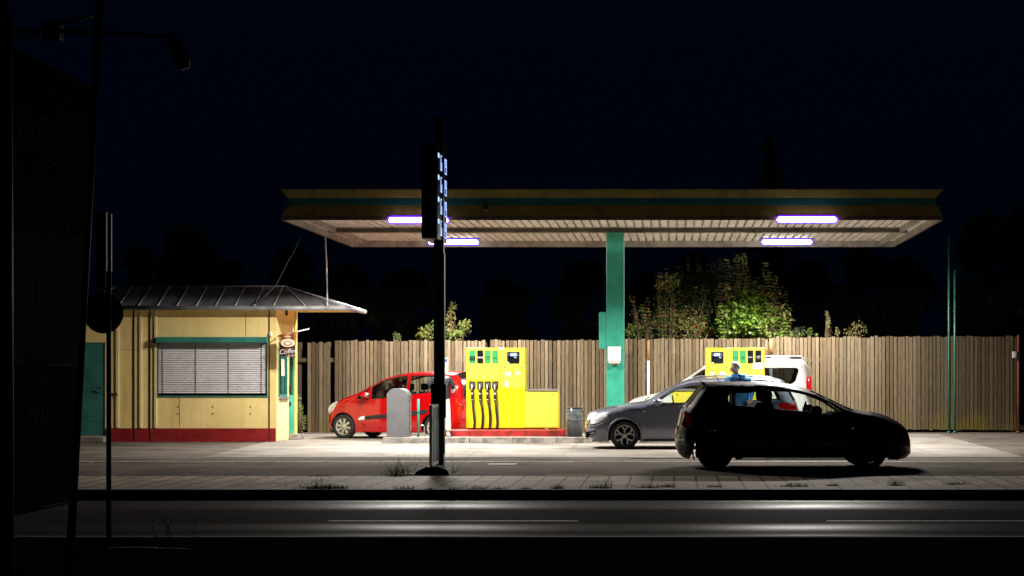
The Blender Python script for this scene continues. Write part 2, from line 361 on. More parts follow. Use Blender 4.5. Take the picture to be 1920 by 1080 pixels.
# gutter line of pale setts in the apron
b = B(); x = -32
while x < 30:
    w = random.uniform(.8,1.0); b.box(x, x+w-.03, 32.95+random.uniform(-.015,.015), 33.2, .002, .009+random.uniform(0,.003)); x += w
struct('gutter_stones', b, 'kerb_light')
b = B()
b.box(wx(915,32.2), wx(968,32.2), 32.1, 32.4, .005, .0095)
struct('painted_patch', b, 'line_white')
b = B()
for x0, x1 in ((-24.0,-15.5),(wx(615,21.4),wx(1083,21.4)),(wx(1550,21.4),wx(1550,21.4)+3.2)): b.box(x0, x1, 21.34, 21.48, -.1155, -.111)
struct('lane_marking', b, 'line_white')
b = B(); b.box(wx(1050,18.4)-5, 12, 18.34, 18.43, -.1155, -.111); struct('edge_line', b, 'line_white')
# drain grate
g = thing('drain_grate', 'long steel drain grate set in the concrete in front of the silver car', 'drain grate', (wx(1232,34.5), 34.5, .009))
b = B(); b.box(-.47,.47,-.14,-.11,0,.008); b.box(-.47,.47,.11,.14,0,.008); b.box(-.5,-.47,-.14,.14,0,.008); b.box(.47,.5,-.14,.14,0,.008); b.done('frame', 'kerb_light', g)
b = B()
for i in range(24): b.box(-.455+i*.039, -.435+i*.039, -.11, .11, 0, .006)
b.done('bars', 'kerb_light', g)
b = B(); b.box(-.47,.47,-.11,.11,.0,.0015); b.done('drain_hollow', 'black', g)
g = thing('road_gully', 'low road gully grating at the near kerb below the round sign', 'gully grating', (wx(390,18.3), 18.35, -.114))
b = B()
for i in range(12): b.box(-.42+i*.07, -.38+i*.07, -.1, .12, 0, .012)
b.done('bars', 'kerb_light', g)
b = B(); b.box(-.45,.45,-.12,-.1,0,.012); b.box(-.45,.45,.12,.14,0,.012); b.done('frame', 'kerb_light', g)

# ------------------------------------------------------------------ island
IX0, IX1, IY0, IY1, IZ = -6.69, 3.7, 41.6, 44.1-.3, .14
isl = thing('pump_island', 'long low concrete kerbed island carrying both yellow fuel pumps', 'pump island', ((IX0+IX1)/2, 42.7, 0))
isl_off = Vector(isl.location)
b = B()
x = IX0
while x < IX1-.05:
    w = min(1.0, IX1-x); b.box(x-isl_off.x, x+w-.012-isl_off.x, IY0-42.7, IY0+.14-42.7, 0, IZ+.004, bev=.012)
    x += w
b.done('kerbstones', 'kerb_light', isl)
b = B(); b.box(IX0-isl_off.x, IX1-isl_off.x, IY1-.14-42.7, IY1-42.7, 0, IZ+.004, bev=.012); b.done('kerbstones', 'kerb_light', isl)
b = B(); b.box(IX0-isl_off.x+.01, IX1-isl_off.x-.01, IY0+.14-42.7, IY1-.14-42.7, 0, IZ); b.done('surface', 'concrete', isl)
b = B(); b.box(wx(845,42.6)-isl_off.x, wx(1060,42.6)-isl_off.x, 42.35-42.7, 43.55-42.7, IZ-.01, .285, bev=.01); b.done('red_plinth', 'plinth_red', isl, 'worn red painted plinth under a pump')
b = B(); b.box(-.15-isl_off.x, 2.3-isl_off.x, 42.35-42.7, 43.55-42.7, IZ-.01, .285, bev=.01); b.done('red_plinth', 'plinth_red', isl)

# ------------------------------------------------------------------ canopy
CX0, CX1, CY0, CY1 = -8.57, 5.86, 39.5, 48.1
can = thing('canopy', 'flat station roof with yellow and green fascia on one green column', 'canopy', (-1.41, 43.6, 0))
O = Vector((-1.41, 43.6, 0))
def ring(name, prof, mat, inset_base=0):
    """prof: list of (outset, z) swept round the canopy edge"""
    b = B(); rings = []
    for o, z in prof:
        k = .25 if -.2 < o < -.1 else 1
        rings.append([b.b.verts.new(Vector((x,y,z))-O) for x, y in ((CX0-o,CY0-o*k),(CX1+o,CY0-o*k),(CX1+o,CY1+o*k),(CX0-o,CY1+o*k))])
    for i in range(len(rings)-1):
        for k in range(4): b.b.faces.new((rings[i][k], rings[i][(k+1)%4], rings[i+1][(k+1)%4], rings[i+1][k]))
    return b.done(name, mat, can)
ring('fascia_upper_band', [(-.15,5.44),(0,5.61),(0,5.63),(-.3,5.63)], 'fascia_y')
ring('fascia_green_band', [(-.15,5.28),(-.15,5.44)], 'fascia_g')
ring('fascia_lower_band', [(0,5.045),(-.15,5.28)], 'fascia_y')
ring('fascia_lip', [(-.06,4.955),(0,4.955),(0,5.045)], 'fascia_lip')
ring('fascia_inner_face', [(-.06,4.955),(-.06,5.24)], 'beam')
b = B(); b.poly([Vector(p)-O for p in ((CX0+.3,CY0+.3,5.63),(CX1-.3,CY0+.3,5.63),(CX1-.3,CY1-.3,5.63),(CX0+.3,CY1-.3,5.63))]); b.done('roof_deck', 'dark_metal', can)
b = B(); pts = []; x = CX0+.06; zl, zh = 5.115, 5.20
while x < CX1-.06:
    for dx, z in ((0,zl),(.145,zl),(.15,zh),(.195,zh),(.2,zl)): pts.append((min(x+dx, CX1-.06), z))
    x += .2
for (xa,za),(xb,zb) in zip(pts[:-1], pts[1:]):
    if xb-xa < 1e-5: continue
    b.poly([Vector((xa,CY0+.06,za))-O, Vector((xb,CY0+.06,zb))-O, Vector((xb,CY1-.06,zb))-O, Vector((xa,CY1-.06,za))-O])
b.done('corrugated_ceiling', 'white_metal', can)
b = B()
b.box(CX0+.25-O.x, CX1-.25-O.x, -.10, .10, 4.985, 5.0); b.box(CX0+.25-O.x, CX1-.25-O.x, -.10, .10, 5.095, 5.112); b.box(CX0+.25-O.x, CX1-.25-O.x, -.012, .012, 5.0, 5.095)
b.done('main_beam', 'beam', can)
for X in (-8.15, 5.45):
    b = B(); b.box(X-.05-O.x, X+.05-O.x, CY0+.08-O.y, -.11, 5.0, 5.11); b.box(X-.05-O.x, X+.05-O.x, .11, CY1-.08-O.y, 5.0, 5.11); b.done('edge_beam', 'beam', can)
# column
cx0, cx1 = wx(1137,43.4), wx(1170,43.4)
b = B(); b.box(cx0-O.x, cx1-O.x, -.2, .2, IZ+.02, 4.983, bev=.012); c = b.done('column', 'green_col', can)
for px, py in ((1146,752),(1160,752)):
    b = B(); b.sphere((wx(px,43.4)-O.x, -.202, wz(py,43.4)), .012, sub=1); b.done('bolt', 'dark_metal', c)
b = B(); b.box(cx0-.08-O.x, cx1+.08-O.x, -.28, .28, IZ, IZ+.02); b.done('base_plate', 'green_col', can)
b = B(); b.box(wx(1123,43.4)-O.x, cx0-.003-O.x, -.17, .1, wz(654,43.4), wz(585,43.4), bev=.01); b.box(wx(1126,43.4)-O.x, cx0-.003-O.x, -.176, -.171, wz(650,43.4), wz(590,43.4)); b.done('cable_box', 'green_col', can)

def lamp(x0, Y, z, label, front):
    t = thing('canopy_light', label, 'lamp', (x0+.67, Y, z), group='fluorescent lamps under the canopy')
    L = .655
    def capsule(rx, rz, l, y=0, zz=0, n=20):
        bb = B()
        prof = []
        for i in range(9):
            a = math.pi/2*i/8; prof.append((math.sin(a), -l+math.cos(a+math.pi)*rx*.9+rx*.9))
        def fn(u, v):
            # u along, v around
            s = -1+2*u; e = max(0, (abs(s)*l-(l-rx))/rx) if abs(s)*l > l-rx else 0
            k = math.sqrt(max(1e-4, 1-e*e)); a = 2*math.pi*v
            return Vector((s*l, y+math.cos(a)*rx*k, zz+math.sin(a)*rz*k))
        us = 48
        bb.grid(fn, us, n); bmesh.ops.remove_doubles(bb.b, verts=bb.b.verts, dist=1e-4); return bb
    capsule(.062, .056, L).done('diffuser', 'lamp_core', t, norm=True)
    # housing, then added glowing violet tubes that imitate camera colour fringing round the diffuser
    bb = B()
    if front: bb.box(-L-.01, L+.01, .066, .078, -.045, .03, bev=.003); bb.box(-L-.01, L+.01, .02, .078, .066, .073)
    else: bb.box(-L-.05, L+.05, -.12, .12, .085, .105, bev=.008); bb.box(-.05, .05, -.05, .05, .0955, .12)
    bb.done('housing', 'dark_metal', t)
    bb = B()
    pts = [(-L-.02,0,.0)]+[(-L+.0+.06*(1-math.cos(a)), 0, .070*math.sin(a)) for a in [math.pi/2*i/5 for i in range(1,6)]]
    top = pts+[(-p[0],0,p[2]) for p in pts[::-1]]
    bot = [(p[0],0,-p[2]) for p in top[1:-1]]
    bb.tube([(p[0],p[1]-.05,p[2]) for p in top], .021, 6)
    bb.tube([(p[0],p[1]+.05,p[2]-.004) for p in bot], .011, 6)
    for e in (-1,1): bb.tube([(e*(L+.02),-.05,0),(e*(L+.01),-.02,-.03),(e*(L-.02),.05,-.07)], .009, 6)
    bb.done('violet_fringe', 'lamp_fringe', t)
    ld = bpy.data.lights.new('tube_light', 'AREA'); ld.shape = 'RECTANGLE'; ld.size = 1.24; ld.size_y = .03; ld.energy = LAMP_W; ld.color = (1.0,.95,.88)
    lo = bpy.data.objects.new('tube_light', ld); COL.objects.link(lo); lo.parent = t; lo.location = (0,0,-.060)
    return t
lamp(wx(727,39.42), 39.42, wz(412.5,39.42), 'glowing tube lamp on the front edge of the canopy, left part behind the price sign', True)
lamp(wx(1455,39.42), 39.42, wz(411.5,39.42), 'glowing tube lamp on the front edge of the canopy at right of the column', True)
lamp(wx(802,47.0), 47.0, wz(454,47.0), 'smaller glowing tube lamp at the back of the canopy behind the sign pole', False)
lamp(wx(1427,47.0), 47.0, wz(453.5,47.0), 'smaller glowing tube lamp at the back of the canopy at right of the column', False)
# small bracket on the fascia
t = thing('fascia_sensor', 'small dark round device on the lower yellow fascia band', 'sensor', (wx(911,39.45), 39.45, 5.2))
b = B(); b.lathe([(.035,0),(.055,.02),(.06,.06),(.04,.1),(0,.11)], (0,0,-.06), n=14); b.done('dome', 'black', t)
b = B(); b.box(-.015,.015,-.02,.15,.04,.08); b.done('bracket', 'dark_metal', t)

# support rod and cable between canopy and kiosk roof
def tubething(name, pts, r, mat, label, cat):
    o = B().tube(pts, r, 8).done(name, mat); return tag(o, label, cat)
tubething('support_rod', [at(614,574,42.3), at(612,500,43.0), at(610,446,43.6)], .018, 'white', 'thin white rod from the kiosk roof edge up to the canopy', 'rod')
tubething('slack_cable', [at(455,600,42.05) if 0 else at(478,570,42.15), at(500,552,42.8), at(518,533,43.3), at(540,490,43.9), at(553,468,44.2), at(566,437,44.2)], .012, 'rubber', 'dark slack cable running from the kiosk roof up to the canopy corner', 'cable')

# ------------------------------------------------------------------ kiosk
KY = 42.5; K = F/KY
kx = lambda p: (p-VX)*KY/F
kz = lambda p: CH-(p-VY)*KY/F
kr = kx(518); kl = -14.7; kb = 44.72
ko = Vector(((kl+kr)/2, KY, 0))
kio = thing('kiosk', 'pale yellow cabin with red foot band, closed blinds and grey metal roof', 'kiosk', ko)
def KB(): return B()
def kbox(b, x0, x1, y0, y1, z0, z1, mi=0, bev=0): return b.box(x0-ko.x, x1-ko.x, y0-ko.y, y1-ko.y, z0, z1, mi, bev)
# walls: front with window and door openings, right side with window and door openings
z_top = 3.14
wx0, wx1, wz0, wz1 = kx(296), kx(501), kz(742), kz(636)
dx0, dx1, dz1 = kx(128), kx(197), kz(642)
b = B(); T = .16
for x0,x1,z0,z1 in ((kl,dx0,.0,z_top),(dx0,dx1,dz1,z_top),(dx0,dx1,0,.14),(dx1,wx0,0,z_top),(wx0,wx1,0,wz0),(wx0,wx1,wz1,z_top),(wx1,kr,0,z_top)):
    kbox(b, x0, x1, KY, KY+T, z0, z1)
sy0, sy1, sz0, sz1 = 42.72, 43.68, 1.05, 2.34      # side window
ey0, ey1, ez0, ez1 = 43.86, 44.46, .14, 2.34      # side door
for y0,y1,z0,z1 in ((KY+T,sy0,0,z_top),(sy0,sy1,0,sz0),(sy0,sy1,sz1,z_top),(sy1,ey0,0,z_top),(ey0,ey1,ez1,z_top),(ey0,ey1,0,ez0),(ey1,kb,0,z_top)):
    kbox(b, kr-T, kr, y0, y1, z0, z1)
kbox(b, kl, kr, kb, kb+T, 0, z_top); kbox(b, kl, kl+T, KY+T, kb, 0, z_top)
b.done('wall', 'cream', kio)
b = B()
kbox(b, dx1+.02, kx(505)-.006, KY-.012, KY-.001, .0, kz(803)); kbox(b, kx(506), kr-.01, KY-.014, KY-.001, .0, kz(803)); kbox(b, kl, dx0-.02, KY-.012, KY-.001, .0, kz(803))
b.done('base_band', 'red_base', kio)
b = B()   # raised ribs and dark joints
for p0, p1 in ((218,223),(262,266),(290,294)): kbox(b, kx(p0), kx(p1), KY-.03, KY-.002, kz(802), z_top-.03)
b.done('rib', 'cream2', kio)
b = B()
for p0, p1 in ((250,252.4),(280,282.4),(504.3,506)): kbox(b, kx(p0), kx(p1), KY-.0165, KY-.002, .02, z_top-.03)
b.done('joint', 'black', kio)
b = B()
for p, z0, z1 in ((337,kz(800),kz(744)),(461,kz(630),kz(585))): kbox(b, kx(p)-.004, kx(p)+.004, KY-.006, KY-.002, z0, z1)
kbox(b, kx(210), kx(290), KY-.005, KY-.002, kz(656), kz(655.3))
b.done('panel_seam', 'kerb', kio)
b = B()
for p in (335,400,471):
    for q in (762,775): b.sphere((kx(p)-ko.x, -.006, kz(q)), .02, sub=1)
b.done('rust_spot', pm('rust_spot', (.42,.27,.03), .7), kio, 'small rusty fixings below the window')
# window
b = B(); kbox(b, wx0-.03, wx1+.02, KY-.02, KY+.05, wz0-.03, wz0); kbox(b, wx0-.008, wx0, KY-.02, KY+.05, wz0, wz1); kbox(b, wx1, wx1+.008, KY-.02, KY+.05, wz0, wz1)
win = b.done('window', 'teal', kio)
b = B(); nsl = 24; h = (wz1-.03-(wz0+.06))/nsl
for i in range(nsl):
    z = wz0+.06+i*h
    b.poly([(wx0+.01-ko.x, .032, z+h*.99), (wx1-.01-ko.x, .032, z+h*.99), (wx1-.01-ko.x, .012, z+h*.03), (wx0+.01-ko.x, .012, z+h*.03)])
b.done('blind', 'blind', win, norm=False)
b = B()
for p in (305,367,428,490): kbox(b, kx(p)-.005, kx(p)+.005, KY+.004, KY+.009, wz0+.06, wz1-.02)
b.done('blind_cord', 'dark_metal', win)
b = B(); kbox(b, wx0, wx1, KY+.06, KY+.07, wz0, wz1); b.done('pane', 'gloss_black', win)
b = B(); kbox(b, kx(295), kx(503), KY-.16, KY-.002, kz(642.5), kz(632), bev=.01); b.done('shutter_box', 'teal', kio)
b = B(); kbox(b, kx(289), kx(295)-.002, KY-.1, KY-.002, kz(643.5), kz(636)); b.done('shutter_box_end', 'dark_metal', kio)
# front door
b = B(); kbox(b, dx0+.01, dx1-.01, KY+.02, KY+.07, .15, dz1-.01); kbox(b, dx0+.06, dx1-.06, KY+.012, KY+.02, .5, .56); d = b.done('door', 'teal_door', kio)
b = B(); b.tube([(kx(182)-ko.x, -.03, kz(729)), (kx(190)-ko.x, -.05, kz(727)), (kx(196)-ko.x, -.05, kz(730))], .012); b.done('handle', 'black', d)
b = B(); kbox(b, dx0-.05, dx1+.03, KY-.22, KY-.004, .01, .13, bev=.01); b.done('doorstep', 'kerb', kio)
b = B(); kbox(b, kx(209), kx(213), KY-.02, KY-.002, kz(742), kz(737)); kbox(b, kx(218.5), kx(220.5), KY-.04, KY-.031, kz(742), kz(736)); b.done('lock_plate', 'black', kio)
# side window and door
b = B()
for y0,y1,z0,z1 in ((sy0,sy0+.06,sz0,sz1),(sy1-.06,sy1,sz0,sz1),(sy0+.06,sy1-.06,sz0,sz0+.06),(sy0+.06,sy1-.06,sz1-.06,sz1),(43.2,43.25,sz0+.06,sz1-.06)): kbox(b, kr-.08, kr+.015, y0, y1, z0, z1)
sw = b.done('side_window', 'teal', kio)
b = B(); kbox(b, kr-.05, kr-.04, sy0+.06, sy1-.06, sz0+.06, sz1-.06); b.done('pane', 'glass', sw)
b = B(); kbox(b, kr+.0, kr+.10, sy0-.02, sy1+.02, sz0-.04, sz0-.004); b.done('window_sill', 'alu', kio)
b = B(); kbox(b, kr+.016, kr+.022, 42.95, 43.3, 1.55, 1.95); b.done('notice', 'coffee_cream', kio, 'pale paper notice in the side window')
b = B()
for y0,y1,z0,z1 in ((ey0,ey0+.07,ez0,ez1),(ey1-.07,ey1,ez0,ez1),(ey0+.07,ey1-.07,ez0,1.0),(ey0+.07,ey1-.07,ez1-.1,ez1),(ey0+.07,ey1-.07,1.0,1.08)): kbox(b, kr-.07, kr+.01, y0, y1, z0, z1)
b.box(kr+.01-ko.x, kr+.016-ko.x, ey0+.12-KY, ey1-.12-KY, .3, .9)
sd = b.done('side_door', 'green_col', kio)
b = B(); kbox(b, kr-.04, kr-.03, ey0+.07, ey1-.07, 1.08, ez1-.1); b.done('pane', 'glass', sd)
b = B(); kbox(b, kr+.012, kr+.05, ey0+.03, ey0+.12, 1.15, 1.32); kbox(b, kr+.012, kr+.04, ey0+.03, ey0+.1, .82, .92); b.done('handle', 'black', sd)
b = B(); kbox(b, kr+.004, kr+.25, ey0-.04, ey1+.04, .01, .13, bev=.01); b.done('side_step', 'kerb_light', kio)
b = B(); kbox(b, kr+.002, kr+.03, ey1+.04, kb-.01, .01, z_top-.04); b.done('side_pilaster', 'cream_bright', kio)
b = B(); kbox(b, kr+.003, kr+.018, KY+.05, sy1+.1, .02, 1.0); b.done('side_panel', 'cream2', kio)
# interior back lining so the windows look into a room
b = B(); kbox(b, kr-1.2, kr-1.15, KY+.2, kb-.1, 0, 2.9); kbox(b, kr-1.15, kr-.2, KY+.2, KY+.5, 0, .95); b.done('interior_partition', 'white', kio)
# roof
ey = 42.32; ez = 3.17; rY = 43.5; rz_ = wz(538, rY); bY = 44.9
el, er = wx(146, ey), -7.71; rl, rr = wx(217, rY), wx(535, rY)
def k3(x,y,z): return (x-ko.x, y-ko.y, z)
b = B()
A = [k3(el,ey,ez), k3(er,ey,ez), k3(rr,rY,rz_), k3(rl,rY,rz_)]
b.poly(A); b.poly([k3(er,ey,ez), k3(er,bY,ez), k3(rr,rY,rz_)]); b.poly([k3(er,bY,ez), k3(el,bY,ez), k3(rl,rY,rz_), k3(rr,rY,rz_)]); b.poly([k3(el,bY,ez), k3(el,ey,ez), k3(rl,rY,rz_)])
roof = b.done('roof', 'zinc', kio)
b = B()
for i in range(20):
    xb = wx(186+36.6*i, ey) if 0 else wx(186, ey)+i*.452
    if xb > wx(519, ey): break
    xt = xb-.03
    if xt < rl: continue
    b.tube([k3(xb, ey, ez+.018), k3(xt, rY, rz_+.018)], .016, 5)
for p in (wx(572,ey),): b.tube([k3(p, ey, ez+.018), k3(rr, rY, rz_+.018)], .016, 5)
b.tube([k3(er, ey, ez+.012), k3(rr, rY, rz_+.012)], .02, 6); b.tube([k3(el, ey, ez+.012), k3(rl, rY, rz_+.012)], .02, 6); b.tube([k3(rl, rY, rz_+.01), k3(rr, rY, rz_+.01)], .02, 6)
b.tube([k3(er, bY, ez+.012), k3(rr, rY, rz_+.012)], .02, 6)
b.done('standing_seam', 'zinc_light', roof)
b = B()
b.poly([k3(el+.02,ey+.02,ez-.05), k3(er-.02,ey+.02,ez-.05), k3(er-.02,bY-.02,ez-.05), k3(el+.02,bY-.02,ez-.05)]); b.done('soffit', 'cream_bright', kio)
b = B()
def gutter(p, q, b):
    b.tube([p, q], .055, 10)
gutter(k3(el,ey-.05,ez-.035), k3(er+.05,ey-.05,ez-.035), b); gutter(k3(er+.05,ey-.05,ez-.035), k3(er+.05,bY,ez-.035), b)
b.done('gutter', 'zinc', kio)
b = B(); kbox(b, kx(533), kx(537), ey+.3, ey+.34, ez-.2, ez-.06); b.done('hanging_bracket', 'dark_metal', kio)
# coffee flag
ft = thing('coffee_flag', 'brown hanging flag with a cup and white lettering at the kiosk corner', 'flag', at(523,640,42.2))
fo = at(523,640,42.2); FY = 42.2
P2 = lambda px, py, dy=0: at(px, py, FY)+Vector((0,dy,0))-fo
def flagpt(px, py, dy=0):
    w = .02*math.sin((px-521)*.35)+.012*math.sin(py*.2)
    return P2(px, py, dy+w)
def quadpt(u, v):
    tl, tr, br_, bl = (522,628),(557,621),(552.5,670),(526,668)
    x = (1-v)*((1-u)*tl[0]+u*tr[0])+v*((1-u)*bl[0]+u*br_[0]); y = (1-v)*((1-u)*tl[1]+u*tr[1])+v*((1-u)*bl[1]+u*br_[1]); return x, y
b = B()
b.grid(lambda u, v: flagpt(*quadpt(u, v*.56)), 10, 8, 0); b.grid(lambda u, v: flagpt(*quadpt(u, .56+v*.44)), 10, 6, 1)
b.grid(lambda u, v: flagpt(*quadpt(u, v), dy=.012), 10, 14, 1)
bmesh.ops.remove_doubles(b.b, verts=b.b.verts, dist=1e-4)
fl = b.done('flag_cloth', ['coffee_top','coffee_low'], ft, norm=False)
b = B(); c0 = P2(540.5,643,-.045)
ell = lambda cx, cy, rx, rz, dy, n=24: [Vector((c0.x+cx+rx*math.cos(2*math.pi*i/n), c0.y+dy, c0.z+cy+rz*math.sin(2*math.pi*i/n))) for i in range(n)]
b.prism(ell(0,0,.165,.095,0), (0,.006,0)); b.prism(ell(0,-.01,.10,.055,-.006), (0,.005,0), 1); b.prism(ell(.0,-.008,.07,.035,-.010), (0,.004,0), 0); b.prism(ell(-.0,.145,.09,.008,0,12), (0,.005,0), 0)
b.done('cup', ['coffee_cream','coffee_top'], fl)
text('lettering', 'Coffee', .155, P2(540.5,659,-.05), (R(90),R(-6),0), 'white', fl, shear=.3)
text('lettering', 'to go', .075, P2(546.5,666,-.05), (R(90),R(-6),0), 'coffee_cream', fl, shear=.2)
b = B(); b.tube([P2(521,630,.02), P2(580,616.5,.0)], .016, 8); b.tube([P2(516,631,.3), P2(521,630,.02)], .014, 8); b.done('flag_pole', 'white', ft)
t = thing('wall_switch', 'small white fitting on the kiosk corner post beside the flag', 'fitting', (kx(508), KY-.02, kz(627)))
b = B(); b.box(-.035,.035,-.03,.0,-.05,.05,bev=.008); b.box(-.012,.012,-.05,-.03,-.02,.02); b.done('fitting_body', 'white', t)

# ------------------------------------------------------------------ fence
FYY = 49.2; fn = thing('wooden_fence', 'tall weathered fence of upright wooden boards behind the whole station', 'fence', (0, FYY, 0))
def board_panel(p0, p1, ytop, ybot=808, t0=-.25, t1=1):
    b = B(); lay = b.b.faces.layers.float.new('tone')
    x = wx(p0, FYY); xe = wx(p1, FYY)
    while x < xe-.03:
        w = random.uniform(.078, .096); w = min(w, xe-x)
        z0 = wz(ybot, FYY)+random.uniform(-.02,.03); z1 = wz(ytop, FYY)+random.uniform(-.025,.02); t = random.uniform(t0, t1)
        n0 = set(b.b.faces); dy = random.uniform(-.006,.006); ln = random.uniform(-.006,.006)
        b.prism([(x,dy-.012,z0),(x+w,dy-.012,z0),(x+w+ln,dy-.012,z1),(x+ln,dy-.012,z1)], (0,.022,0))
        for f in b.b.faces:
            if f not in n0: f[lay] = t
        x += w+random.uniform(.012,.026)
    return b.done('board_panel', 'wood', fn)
board_panel(577, 620, 642, 812); board_panel(628, 911, 638.5, 811); board_panel(919, 1137, 637.5, 810); board_panel(1137, 1212, 636, 809); board_panel(1219, 1439, 635, 808); board_panel(1449, 1640, 632, 807, 0, .8); board_panel(1640, 1775, 630.5, 806, -.2, .5); board_panel(1775, 1905, 630.5, 806, -.6, .15)  # panels towards the right end toned darker: lamp light falloff put into the wood
b = B()
for z in (.42, 1.97): b.box(wx(553,FYY), wx(1905,FYY), .015, .07, z-.055, z+.055)
b.done('rail', 'wood_post' if 0 else 'wood', fn)
for p in (560, 614, 770, 908, 1065, 1216, 1330, 1445, 1560, 1680, 1800, 1902):
    b = B(); b.box(wx(p,FYY)-.06, wx(p,FYY)+.06, .075, .19, 0, 2.45); b.done('post', 'wood', fn)
def post(px, y0, y1, Y, r, mat, label, cat='post', name='post', top_mat=None, ysplit=None):
    t = thing(name, label, cat, (wx(px,Y), Y, 0)); zt = wz(y0, Y)
    if top_mat:
        zs = wz(ysplit, Y); B().tube([(0,0,0),(0,0,zs)], r, 10).done('lower_section', mat, t); B().tube([(0,0,zs),(0,0,zt)], r*1.05, 10).done('upper_section', top_mat, t)
    else:
        B().tube([(0,0,0),(0,0,zt)], r, 12).done('shaft', mat, t); B().tube([(0,0,zt),(0,0,zt+.03)], [r*1.15, r*.6], 12).done('cap', mat, t)
    B().tube([(0,0,.009),(0,0,.06)], r*1.5, 10).done('foot', mat, t)
    return t
post(1215.5, 638, 0, 48.9, .035, 'white', 'orange topped white post standing against the fence beside the column', 'post', 'marker_post', 'wood_post', 676)
post(1445.5, 635, 0, 48.9, .05, 'white', 'orange topped post at the fence seam behind the white van', 'post', 'marker_post', 'wood_post', 666)
tp = post(1779.5, 446, 0, 48.4, .032, 'pole_green', 'taller of two thin green flag poles before the fence', 'pole', 'green_pole')
B().tube([(0,0,wz(585,48.4)),(0,0,wz(583,48.4))], .05, 10).done('collar', 'pole_green', tp)
B().tube([(0,0,wz(500,48.4)),(0,0,wz(498,48.4))], .04, 10).done('collar', 'pole_green', tp)
tp = post(1790.5, 508, 0, 48.4, .032, 'pole_green', 'shorter of two thin green flag poles before the fence', 'pole', 'green_pole')
B().tube([(0,0,wz(585,48.4)),(0,0,wz(583,48.4))], .05, 10).done('collar', 'pole_green', tp)
tp = post(1909.5, 630, 0, 48.6, .04, 'rust', 'rusty brown post at the right end of the fence', 'post', 'rusty_post')
t = thing('small_lantern', 'small white box lantern on the fence end beside the rusty post', 'lantern', at(1902,665,48.5))
b = B(); b.box(-.05,.05,-.05,.05,-.09,.09,bev=.012); b.done('lantern_body', 'white', t); b = B(); b.box(.05,.09,-.01,.01,-.02,.02); b.box(-.056,.056,-.056,.056,.09,.11); b.done('bracket', 'dark_metal', t)

